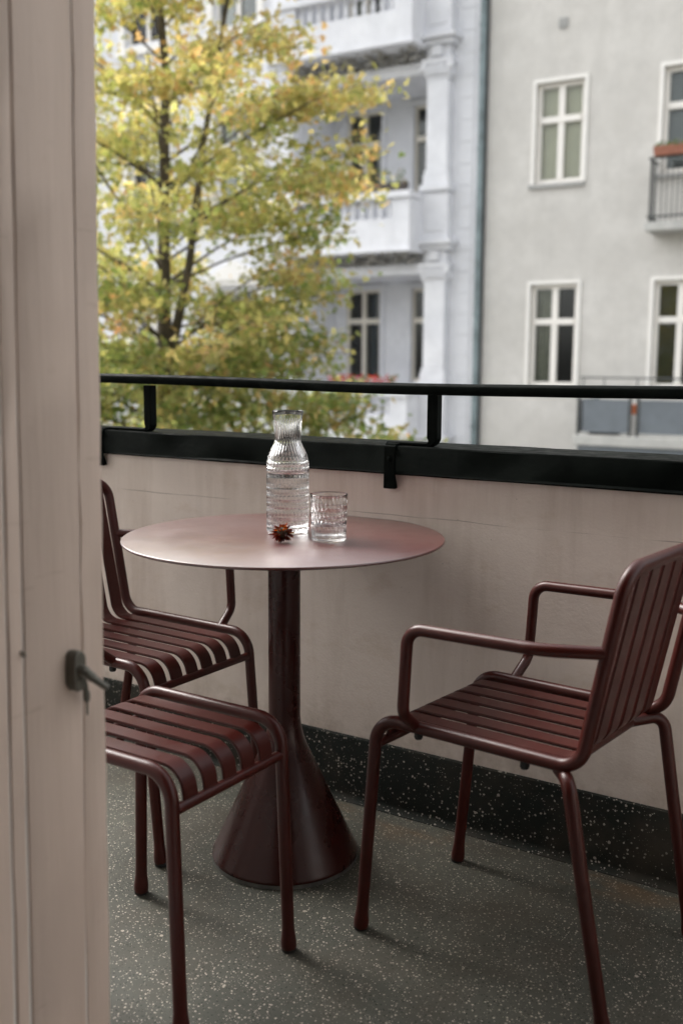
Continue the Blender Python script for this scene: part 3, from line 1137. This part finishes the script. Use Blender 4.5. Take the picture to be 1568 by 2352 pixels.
# ---- white building with loggias
wb, wo = front_root('white_apartment_building', 'white ornate apartment building with balustraded loggia balconies behind the tree', -20.0)
PIT = 3.75
LOG = [(-11.90, -8.93), (-24.6, -21.6)]
levels = [-2, -1, 0, 1]
holes, whole = [], []
for k in levels:
    zb = 3.46 + PIT * k
    for a0, a1 in LOG:
        holes.append((a0, a1, zb, zb + 3.16))
    for s in (-14.1, -16.6, -19.1, -27.5, -30.0):
        whole.append((s, s + 1.15, zb + 1.0, zb + 3.0))
m = MB(wo)
wall_with_holes(m, -34, -7.9, GZ, 12.8, FD, holes + whole, 0.22)
for a0, a1, z0, z1 in holes:
    yb = FD + 1.5
    for x in (a0, a1):
        m.quad((x, FD + .22, z0), (x, yb, z0), (x, yb, z1), (x, FD + .22, z1))
    m.quad((a0, FD + .22, z1), (a1, FD + .22, z1), (a1, yb, z1), (a0, yb, z1))
    m.quad((a0, FD + .22, z0), (a1, FD + .22, z0), (a1, yb, z0), (a0, yb, z0))
    wall_with_holes(m, a0, a1, z0, z1, yb, [(a0 + .25, a0 + 1.12, z0 + 1.05, z0 + 3.02), (a0 + 1.88, a0 + 2.75, z0 + 1.05, z0 + 3.02)], 0.18)
m.quad((-34, FD, 12.8), (-7.9, FD, 12.8), (-7.9, FD + 10, 12.8), (-34, FD + 10, 12.8))
m.quad((-7.9, FD, GZ), (-7.9, FD + 10, GZ), (-7.9, FD + 10, 12.8), (-7.9, FD, 12.8))
m.quad((-34, FD, GZ), (-34, FD, 12.8), (-34, FD + 10, 12.8), (-34, FD + 10, GZ))
m.build('wall', 'white_facade', wb)
m = MB(wo)
m.quad((-33.9, FD + 3.2, GZ), (-8.0, FD + 3.2, GZ), (-8.0, FD + 3.2, 12.7), (-33.9, FD + 3.2, 12.7))
for k in range(-3, 4):
    z = 3.40 + PIT * k
    m.quad((-33.9, FD + 1.75, z), (-8.0, FD + 1.75, z), (-8.0, FD + 3.2, z), (-33.9, FD + 3.2, z))
m.build('interior', 'interior', wb)
m = MB(wo); m.box(-34.2, -7.85, FD - .5, FD + 10, 12.8, 13.2)
m.build('cornice', 'white_facade', wb)

first = None
for k in levels:
    z0 = 3.46 + PIT * k
    for a0, a1 in LOG:
        near = a0 > -15
        curt = {0: [('curtain', 'interior', .05, .4)], -1: [('curtain', 'red_curtain', .28, .46), ('curtain', 'blue_curtain', .60, .78)]}.get(k, [('curtain', 'curtain', .05, .3)])
        window(wb, wo, a0 + .25, a0 + 1.12, z0 + 1.05, z0 + 3.02, FD + 1.58, 'cream_paint', behind=curt, sill=False)
        window(wb, wo, a0 + 1.88, a0 + 2.75, z0 + 1.05, z0 + 3.02, FD + 1.58, 'cream_paint', behind=None, sill=False)
        # raised window surrounds and panels on the loggia back wall
        m = MB(wo)
        for q in (.25, 1.88):
            x0_, x1_ = a0 + q, a0 + q + .87
            m.box(x0_ - .10, x0_ - .002, FD + 1.455, FD + 1.52, z0 + .35, z0 + 3.02)
            m.box(x1_ + .002, x1_ + .10, FD + 1.455, FD + 1.52, z0 + .35, z0 + 3.02)
            m.box(x0_ - .14, x1_ + .14, FD + 1.43, FD + 1.52, z0 + 3.022, z0 + 3.12)
        m.build('surround', 'white_facade', wb)
        # columns either side of the opening
        for cs in ((a1 - .01, a1 + .50), (a0 - .50, a0 + .01)):
            c0, c1 = cs
            cm = (c0 + c1) / 2
            m = MB(wo)
            m.box(c0 + .03, c1 - .03, FD - .22, FD + .05, z0 + 1.35, z0 + 2.99)
            cl = m.build('column', 'white_facade', wb, bevel=.02)
            m = MB(wo)
            m.box(c0 - .02, c1 + .02, FD - .27, FD + .04, z0 + .02, z0 + .94)
            m.box(c0 + .06, c1 - .06, FD - .285, FD - .27, z0 + .20, z0 + .50)
            m.box(c0 - .06, c1 + .06, FD - .33, FD + .04, z0 + .942, z0 + 1.06)
            m.box(c0 - .01, c1 + .01, FD - .26, FD + .04, z0 + 1.062, z0 + 1.26)
            m.box(c0 + .01, c1 - .01, FD - .245, FD + .04, z0 + 1.262, z0 + 1.349)
            m.build('pedestal', 'white_facade', cl, bevel=.012)
            m = MB(wo)
            for i, (e, h0, h1) in enumerate(((-.01, 2.992, 3.05), (.02, 3.052, 3.26), (.06, 3.262, 3.36))):
                m.box(c0 - e, c1 + e, FD - .23 - e, FD + .04, z0 + h0, z0 + h1)
            for q in range(7):
                xx = c0 + (c1 - c0) * (q + .5) / 7
                m.lathe([(.01, z0 + 3.06), (.034, z0 + 3.10), (.03, z0 + 3.16), (.045, z0 + 3.21), (.02, z0 + 3.255)], 8, (xx, FD - .26))
            for q in (c0 - .02, c1 + .02):
                m.tube([(q, FD - .30, z0 + 3.215), (q, FD - .22, z0 + 3.215)], .062, 12)
            m.build('capital', 'white_facade', cl)
            m = MB(wo)
            m.box(c0 + .02, c1 - .02, FD - .2, FD + .04, z0 + 3.362, z0 + 3.60)
            m.box(cm - .10, cm + .10, FD - .30, FD - .201, z0 + 3.40, z0 + 3.58)
            m.box(c0 - .04, c1 + .08, FD - .30, FD + .04, z0 + 3.602, z0 + 3.70)
            m.box(c0 - .10, c1 + .14, FD - .40, FD + .04, z0 + 3.702, z0 + 3.78)
            m.build('entablature', 'white_facade', cl)
        # balcony slab, piers, balusters, rail
        zs = z0 - .15
        m = MB(wo)
        m.box(a0 + .0, a1 - .02, FD - .8, FD - .005, zs, zs + .57)
        m.box(a0 - .04, a1 + .02, FD - .84, FD - .005, zs - .05, zs - .001)
        bal = m.build('balcony', 'white_facade', wb)
        for x0_, x1_ in ((a1 - .40, a1 - .022), (a0 + .002, a0 + .38)):
            m = MB(wo); m.box(x0_, x1_, FD - .798, FD - .42, zs + .572, zs + .93)
            m.build('pier', 'white_facade', bal)
        for x0_, x1_ in ((a1 - .20, a1 - .024), (a0 + .004, a0 + .18)):
            m = MB(wo); m.box(x0_, x1_, FD - .419, FD - .01, zs + .572, zs + .93)
            m.build('side_panel', 'white_facade', bal)
        m = MB(wo)
        m.box(a0 - .03, a1 + .01, FD - .86, FD - .56, zs + .932, zs + 1.06)
        m.box(a1 - .26, a1 + .01, FD - .559, FD - .30, zs + .932, zs + 1.06)
        m.box(a0 - .03, a0 + .24, FD - .559, FD - .30, zs + .932, zs + 1.06)
        m.build('balustrade_rail', 'white_facade', bal, bevel=.015)
        nb = 11
        for q in range(nb):
            x = a0 + .49 + (a1 - a0 - .98) * q / (nb - 1)
            if first is None:
                m = MB()
                m.lathe([(.062, 0), (.062, .03), (.030, .045), (.045, .10), (.053, .15), (.038, .22), (.024, .28), (.034, .315), (.060, .33), (.060, .358)], 10)
                first = m.build('baluster', 'white_facade', bal, smooth=True)
                bb = first
            else:
                bb = first.copy(); COL.objects.link(bb); bb.parent = bal
            bb.location = Vector((x, FD - .70, zs + .5715)) - Vector(wo)
        # lintel and carved frieze under the slab above
        m = MB(wo)
        m.box(a0 + .01, a1 - .011, FD - .12, FD - .004, z0 + 3.165, z0 + 3.30)
        m.box(a0 + .01, a1 - .011, FD - .16, FD - .004, z0 + 3.302, z0 + 3.36)
        m.build('lintel', 'white_facade', wb)
        m = MB(wo)
        rr = random.Random(k * 7 + int(a0))
        for q in range(70):
            x = a0 + .1 + (a1 - a0 - .2) * rr.random()
            t_ = rr.random()
            y = FD - .04 - .60 * t_; zz = z0 + 3.40 + .19 * t_ + rr.uniform(-.02, .02)
            r_ = rr.uniform(.03, .075)
            m.lathe([(r_ * .3, zz - r_), (r_ * .9, zz - r_ * .3), (r_, zz + r_ * .2), (r_ * .4, zz + r_ * .8)], 7, (x, y))
        for q in range(9):
            x = a0 + .2 + (a1 - a0 - .4) * q / 8
            pts = []
            for j in range(22):
                an = j * .5; r_ = .13 * (1 - j / 26)
                pts.append((x + r_ * math.cos(an), FD - .25 + .12 * math.sin(an), z0 + 3.43 + r_ * .4 * math.sin(an)))
            m.tube(pts, .022, 6)
        m.build('frieze_ornament', 'weathered', wb)['kind'] = 'stuff'
for (s0, s1, z0, z1) in whole:
    w = window(wb, wo, s0, s1, z0, z1, FD + .15, 'window_paint', behind=[('curtain', 'curtain', .05, .3)], sill=False)
    m = MB(wo)
    m.box(s0 - .16, s0 - .002, FD - .06, FD - .003, z0 - .1, z1 + .1); m.box(s1 + .002, s1 + .16, FD - .06, FD - .003, z0 - .1, z1 + .1)
    m.box(s0 - .24, s1 + .24, FD - .16, FD - .003, z1 + .102, z1 + .2); m.box(s0 - .22, s1 + .22, FD - .14, FD - .003, z0 - .24, z0 - .102)
    cx = (s0 + s1) / 2
    m.add([(s0 - .28, FD - .2, z1 + .202), (s1 + .28, FD - .2, z1 + .202), (cx, FD - .2, z1 + .62), (s0 - .28, FD - .003, z1 + .202), (s1 + .28, FD - .003, z1 + .202), (cx, FD - .003, z1 + .62)],
          [(0, 1, 2), (0, 2, 5, 3), (2, 1, 4, 5), (0, 3, 4, 1)])
    m.build('pediment', 'trim', w)
# rusticated courses on the pier beside the downpipe, and on the far wall
course = None
for i in range(52):
    z = GZ + .3 + i * .40
    for x0_, x1_ in ((-8.28, -8.02),):
        if course is None:
            m = MB(); m.box(0, x1_ - x0_, -.014, -.002, .006, .394)
            course = m.build('stone_course', 'white_facade', wb, bevel=.004)
            cc = course
        else:
            cc = course.copy(); COL.objects.link(cc); cc.parent = wb
        cc.location = Vector((x0_, FD, z)) - Vector(wo)

# ---- grey building
gb, go = front_root('grey_apartment_building', 'plain grey rendered apartment building with white framed windows on the right', -1.0)
GP = 3.60
gh, specs = [], []
for k in (-2, -1, 0, 1):
    for ci, s in enumerate((-6.80, -4.53, -2.26, 0.2)):
        z0, z1 = 4.40 + GP * k, 6.17 + GP * k
        if k == -1:
            z0, z1 = .72, 2.60
        gh.append((s, s + .90, z0, z1)); specs.append((k, ci))
m = MB(go)
wall_with_holes(m, -7.74, 6, GZ, 12.4, FD, gh, .2)
m.quad((-7.74, FD, 12.4), (6, FD, 12.4), (6, FD + 10, 12.4), (-7.74, FD + 10, 12.4))
m.quad((6, FD, GZ), (6, FD + 10, GZ), (6, FD + 10, 12.4), (6, FD, 12.4))
m.quad((-7.74, FD, GZ), (-7.74, FD, 12.4), (-7.74, FD + 10, 12.4), (-7.74, FD + 10, GZ))
m.build('wall', 'grey_facade', gb)
m = MB(go); m.quad((-7.6, FD + 2, GZ), (5.9, FD + 2, GZ), (5.9, FD + 2, 12.3), (-7.6, FD + 2, 12.3))
for k in range(-4, 4):
    z = 3.4 + GP * k
    m.quad((-7.6, FD + .5, z), (5.9, FD + .5, z), (5.9, FD + 2, z), (-7.6, FD + 2, z))
m.build('interior', 'interior', gb)
for (s0, s1, z0, z1), (k, ci) in zip(gh, specs):
    beh = None
    if ci == 0 and k == 0:
        beh = [('blind', 'blind', .0, 1.0)]
    elif ci == 0 and k == -1:
        beh = [('curtain', 'curtain', .06, .42)]
    elif ci == 1 and k == 0:
        beh = [('blind', 'panel_grey', .0, 1.0)]
    elif ci == 1:
        beh = [('curtain', 'interior', .05, .5)]
    tr_ = .64
    window(gb, go, s0, s1, z0, z1, FD + .13, 'window_paint', behind=beh, trim=.062, ytrim=FD - .012, trans=tr_, mid=.11, bar=.075, sill=True)
m = MB(go); m.box(-6.42, -6.26, FD - .02, FD - .002, 7.06, 7.24)
for q in range(4):
    m.box(-6.41, -6.27, FD - .028, FD - .0201, 7.075 + q * .042, 7.10 + q * .042)
m.build('air_vent', 'sill', gb)
# upper balcony of the grey building
m = MB(go); m.box(-4.60, -1.6, FD - .62, FD - .003, 3.38, 3.52)
b1 = m.build('balcony', 'concrete', gb, bevel=.01)
m = MB(go)
for x0_, x1_, y0_, y1_ in ((-4.57, -1.63, FD - .60, FD - .57), (-4.57, -4.54, FD - .569, FD - .01)):
    for z in (3.60, 4.55):
        m.box(x0_, x1_, y0_, y1_, z, z + .03)
m.build('balcony_rail', 'dark_metal', b1)
barm = None
n = 0
for i in range(33):
    x = -4.52 + i * .088
    if barm is None:
        m = MB(); m.box(-.007, .007, -.007, .007, 0, 1.05)
        barm = m.build('bar', 'dark_metal', b1); bb = barm
    else:
        bb = barm.copy(); COL.objects.link(bb); bb.parent = b1
    bb.location = Vector((x, FD - .585, 3.525)) - Vector(go)
for i in range(5):
    bb = barm.copy(); COL.objects.link(bb); bb.parent = b1
    bb.location = Vector((-4.555, FD - .50 + i * .1, 3.525)) - Vector(go)
# lower balcony of the grey building
YL = FD - 1.2
m = MB(go); m.box(-5.50, -.5, YL, FD - .003, -.25, -.07)
b2 = m.build('balcony', 'concrete', gb, bevel=.012)
m = MB(go); m.box(-5.44, -.5, YL + .06, FD - .004, -.66, -.252)
m.build('fascia', 'panel_grey', b2)
px0 = -5.36
for i in range(5):
    m = MB(go); m.box(px0 + i * .97, px0 + i * .97 + .79, YL + .05, YL + .07, -.02, .545)
    m.build('railing_panel', 'panel_grey', b2)
m = MB(go); m.box(-5.43, -5.41, YL + .08, FD - .02, -.02, .545)
m.build('railing_panel', 'panel_grey', b2)
for x in (-5.44, -4.55, -4.42, -3.58, -3.45, -2.6):
    m = MB(go); m.box(x - .022, x + .022, YL + .03, YL + .078, -.069, .60)
    m.build('railing_post', 'dark_metal', b2)
m = MB(go); m.box(-5.47, -.5, YL + .03, YL + .08, .601, .63)
m.build('top_rail', 'dark_metal', b2)
m = MB(go); m.tube([(-5.44, YL + .06, .915), (-.5, YL + .06, .90)], .014, 8)
for x in (-5.37, -5.01, -4.45, -3.7):
    m.tube([(x, YL + .06, .631), (x, YL + .06, .91)], .011, 8)
m.build('hand_rail', 'dark_metal', b2)

# ---- downpipe between the two fronts
dp, do = front_root('downpipe', 'grey green zinc rain downpipe between the white and grey house fronts', -7.83, FD - .07, 'downpipe')
m = MB(do); m.tube([(-7.83, FD - .10, GZ), (-7.83, FD - .10, 12.6)], .062, 14)
m.build('pipe', 'zinc', dp, smooth=True)
for z in (-6, -3, -.1, 2.05, 5.1, 7.3, 10):
    m = MB(do); m.lathe([(.064, z), (.074, z + .005), (.074, z + .05), (.064, z + .055)], 14, (-7.83, FD - .10))
    m.build('pipe_collar', 'zinc', dp, smooth=True)


# ---- planters and small things on the far balconies
def planter(name, label, s0, s1, y, z, mat, cols, n, h, seed, green=.5):
    t, po = front_root(name, label, (s0 + s1) / 2, y, 'planter', z)
    m = MB(po)
    m.add([(s0 + .02, y - .07, z), (s1 - .02, y - .07, z), (s1 - .02, y + .07, z), (s0 + .02, y + .07, z), (s0, y - .09, z + .16), (s1, y - .09, z + .16), (s1, y + .09, z + .16), (s0, y + .09, z + .16)],
          [(0, 3, 2, 1), (4, 5, 6, 7), (0, 1, 5, 4), (1, 2, 6, 5), (2, 3, 7, 6), (3, 0, 4, 7)])
    m.build('box', mat, t, bevel=.012)
    rr = random.Random(seed)
    m = MB(po); cl = []
    for i in range(n):
        c = Vector((rr.uniform(s0, s1), y + rr.uniform(-.1, .1), z + .15 + h * rr.random() ** 1.4))
        d1 = Vector((rr.gauss(0, 1), rr.gauss(0, 1), rr.gauss(0, 1))).normalized(); d2 = d1.orthogonal().normalized()
        r_ = rr.uniform(.02, .04)
        m.add([tuple(c + d1 * r_), tuple(c + d2 * r_ * .7), tuple(c - d1 * r_), tuple(c - d2 * r_ * .7)], [(0, 1, 2, 3)])
        cl.append((rr.choice(cols) if rr.random() > green else (.07, .12, .025)) + (1,))
    ob = m.build('plants', 'leaf', t)
    ob['kind'] = 'stuff'
    ca = ob.data.attributes.new('leaf_col', 'FLOAT_COLOR', 'FACE')
    for i, c in enumerate(cl):
        ca.data[i].color = c
    return t


planter('flower_box', 'planter of red and pink blossoms on the lower white balustrade', -10.75, -9.25, FD - .70, .563, 'dark_box', [(.55, .04, .04), (.6, .12, .2), (.6, .16, .03)], 420, .20, 5, .4)
planter('planter_box', 'dark planter with sparse stems on the middle white balustrade', -11.1, -9.05, FD - .70, 4.373, 'dark_box', [(.30, .20, .08), (.16, .17, .06)], 260, .30, 6, .5)
planter('terracotta_box', 'terracotta flower box on the barred grey balcony', -4.50, -3.55, FD - .585, 4.585, 'terracotta', [(.2, .2, .1)], 60, .08, 7, .7)
planter('green_planter', 'low planter with lime green leaves behind the grey balcony panels', -5.3, -4.75, FD - .95, -.068, 'dark_box', [(.22, .30, .04), (.5, .15, .04)], 200, .14, 8, .2)
planter('red_flower_box', 'planter with orange blossoms on the topmost white balustrade', -11.2, -9.6, FD - .70, 8.123, 'dark_box', [(.55, .12, .04), (.5, .06, .04)], 300, .18, 9, .4)
t, po = front_root('balcony_parcel', 'white and orange boxes showing in the gap between grey balcony panels', -4.49, YL + .18, 'box', -.069)
m = MB(po); m.box(-4.54, -4.44, YL + .12, YL + .24, -.069, .30)
m.build('carton', 'white_item', t, bevel=.01)
m = MB(po); m.box(-4.54, -4.44, YL + .12, YL + .24, .302, .47)
m.build('top_carton', 'orange_item', t, bevel=.01)

# ------------------------------------------------------------------ street tree
tree = thing('maple_tree', 'tall autumn maple with yellow green and orange leaves before the white building', 'tree', (-6.32, 6.9, GZ))
TB = Vector((-6.32, 6.9, GZ))
rt = random.Random(21)
nr = np.random.default_rng(5)
axis = [(-6.32, 6.9, GZ), (-6.30, 6.88, -5), (-6.36, 6.92, -2), (-6.27, 6.84, .6), (-6.33, 6.90, 1.6), (-6.40, 7.0, 2.6), (-6.38, 7.03, 3.6), (-6.45, 7.02, 4.6), (-6.42, 7.05, 5.7)]
arad = [.19, .15, .125, .085, .062, .05, .038, .026, .012]
m = MB(TB); m.tube(axis, arad, 10)
trunk = m.build('trunk', 'bark', tree, smooth=True)


def axis_at(z):
    zs = [p[2] for p in axis]
    return Vector((float(np.interp(z, zs, [p[0] for p in axis])), float(np.interp(z, zs, [p[1] for p in axis])), z)), float(np.interp(z, zs, arad))


env_z = [-2.6, -1.6, -.6, .3, .9, 1.7, 2.6, 3.1, 3.7, 4.4, 5.2, 6.0, 6.6]
env_r = [.8, 1.7, 2.5, 2.8, 2.05, 1.75, 2.0, 2.0, 1.65, 1.2, .85, .5, .2]
clumps = []
bm_ = MB(TB)
# a second leader to the right of the stem, as in the view
p2 = [Vector((-6.30, 6.88, 1.0)), Vector((-6.14, 7.03, 2.0)), Vector((-6.04, 7.12, 3.0)), Vector((-5.86, 7.25, 4.2)), Vector((-5.8, 7.3, 5.0))]
bm_.tube(p2, [.05, .035, .028, .018, .01], 8)
NB = 100
for i in range(NB + 50):
    zt = (-1.6 + 7.7 * ((i + .5) / NB) if i < NB else -.7 + 2.3 * ((i - NB + .5) / 50)) + rt.uniform(-.15, .15)
    az = i * 2.39996 + rt.uniform(-.3, .3)
    Rm = float(np.interp(zt, env_z, env_r)) * rt.uniform(.74, 1.04)
    rise = rt.uniform(.15, .55) * Rm
    st_, rs = axis_at(max(-2.9, min(5.5, zt - rise)))
    tip = Vector((TB.x + Rm * math.cos(az), TB.y + Rm * math.sin(az), zt))
    mid_ = st_.lerp(tip, .5) + Vector((rt.uniform(-.1, .1), rt.uniform(-.1, .1), rt.uniform(.02, .18)))
    pts = [st_, st_.lerp(mid_, .5) + Vector((0, 0, .03)), mid_, mid_.lerp(tip, .5) + Vector((0, 0, .04)), tip]
    r0 = min(rs * .4, .006 + .0045 * Rm)
    bm_.tube(pts, [r0, r0 * .8, r0 * .6, r0 * .4, .004], 6)
    ncl = 2 + int(Rm * 1.7)
    for j in range(ncl):
        t_ = .34 + .66 * (j + rt.random() * .7) / ncl
        c = (pts[0].lerp(mid_, t_ * 2) if t_ < .5 else mid_.lerp(tip, t_ * 2 - 1)) + Vector((rt.gauss(0, .15), rt.gauss(0, .15), rt.gauss(0, .08)))
        clumps.append((c, rt.uniform(.17, .31), t_, az))
# long side sprays reaching towards the white house
for tip in ((-5.08, 8.0, 2.98), (-5.22, 7.85, 2.75), (-5.22, 7.9, 3.62), (-5.34, 7.85, 3.4), (-5.18, 7.75, 1.95)):
    tip = Vector(tip)
    st_, rs = axis_at(tip.z - .75)
    mid_ = st_.lerp(tip, .55) + Vector((rt.uniform(-.06, .06), rt.uniform(-.06, .06), .12))
    bm_.tube([st_, mid_, tip], [min(rs * .4, .014), .009, .004], 6)
    for j in range(5):
        t_ = .50 + .50 * j / 4
        c = (st_.lerp(mid_, t_ * 2) if t_ < .5 else mid_.lerp(tip, t_ * 2 - 1)) + Vector((rt.gauss(0, .10), rt.gauss(0, .10), rt.gauss(0, .09)))
        clumps.append((c, rt.uniform(.18, .27), t_, 0.8))
bo = bm_.build('branches', 'bark', tree, smooth=True)
# leaves
V0 = np.array([(0, 0, 0), (.22, .16, .02), (.52, .10, .05), (.42, .30, .0), (.30, .55, .03), (.62, .36, .04), (.80, .40, -.02), (.74, .20, .05), (1.05, 0, -.06)])
V0m = V0 * np.array([1, -1, 1])
LV = np.concatenate([V0, V0m[1:8]])      # 9 + 7
# polygon order round the lobed outline
FAN = [(0, 1, 4, 3), (0, 3, 2), (2, 3, 5), (2, 5, 6, 7), (0, 2, 7, 8), (0, 11, 12, 9), (0, 10, 11), (10, 13, 11), (10, 15, 14, 13), (0, 8, 15, 10)]
LF = [(0, 1, 4, 2), (0, 2, 6, 7), (0, 7, 8), (0, 10, 12, 9), (0, 15, 14, 10), (0, 8, 15)]
Vs, Fs, Cs = [], [], []
base = 0
view_r = np.array((0.84, 0.54, 0.0))
for (c, rad, t_, az) in clumps:
    nl = int(rt.uniform(80, 130) * (rad / .28))
    p = nr.normal(0, 1, (nl, 3)) * np.array((rad, rad, rad * .42)) * .62 + np.array(c)
    d = nr.normal(0, 1, (nl, 3)); d[:, 2] -= .5; d /= np.linalg.norm(d, axis=1)[:, None]
    u = np.cross(d, nr.normal(0, .55, (nl, 3)) + np.array((0, 0, 1.0))); u /= np.linalg.norm(u, axis=1)[:, None] + 1e-9
    w = np.cross(d, u)
    sz = nr.uniform(.05, .09, nl)
    lv = (p[:, None, :] + sz[:, None, None] * (LV[None, :, 0, None] * d[:, None, :] + LV[None, :, 1, None] * u[:, None, :] + LV[None, :, 2, None] * w[:, None, :]))
    Vs.append(lv.reshape(-1, 3))
    # autumn colour: orange towards tips, high on the right; greener low down and inside
    rel = np.array(c) - np.array(TB)
    side = float(rel @ view_r)
    z = c.z
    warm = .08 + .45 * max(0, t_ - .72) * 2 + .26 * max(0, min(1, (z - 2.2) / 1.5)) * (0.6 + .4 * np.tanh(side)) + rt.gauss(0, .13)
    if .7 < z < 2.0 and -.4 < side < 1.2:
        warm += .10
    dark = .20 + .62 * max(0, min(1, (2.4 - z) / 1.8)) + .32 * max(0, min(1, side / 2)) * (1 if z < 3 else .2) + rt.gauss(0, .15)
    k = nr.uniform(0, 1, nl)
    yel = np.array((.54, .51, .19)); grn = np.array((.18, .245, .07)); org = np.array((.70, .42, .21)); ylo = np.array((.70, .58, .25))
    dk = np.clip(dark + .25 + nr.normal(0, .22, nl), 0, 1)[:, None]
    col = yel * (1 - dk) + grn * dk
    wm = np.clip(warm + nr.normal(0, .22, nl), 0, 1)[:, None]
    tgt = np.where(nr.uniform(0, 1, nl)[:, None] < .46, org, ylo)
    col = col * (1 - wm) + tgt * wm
    col *= nr.uniform(.75, 1.2, nl)[:, None]
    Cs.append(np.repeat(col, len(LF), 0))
    for q in range(nl):
        b0 = base + q * 16
        Fs.extend([tuple(b0 + i_ for i_ in f) for f in LF])
    base += nl * 16
V = np.concatenate(Vs) - np.array(TB)
me = bpy.data.meshes.new('crown')
me.from_pydata(V.tolist(), [], Fs)
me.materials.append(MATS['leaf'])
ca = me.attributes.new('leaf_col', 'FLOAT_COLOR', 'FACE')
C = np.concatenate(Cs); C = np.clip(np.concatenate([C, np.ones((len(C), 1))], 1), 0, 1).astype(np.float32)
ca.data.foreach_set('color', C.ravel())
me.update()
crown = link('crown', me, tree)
crown['kind'] = 'stuff'
print('LEAVES', base // 16)
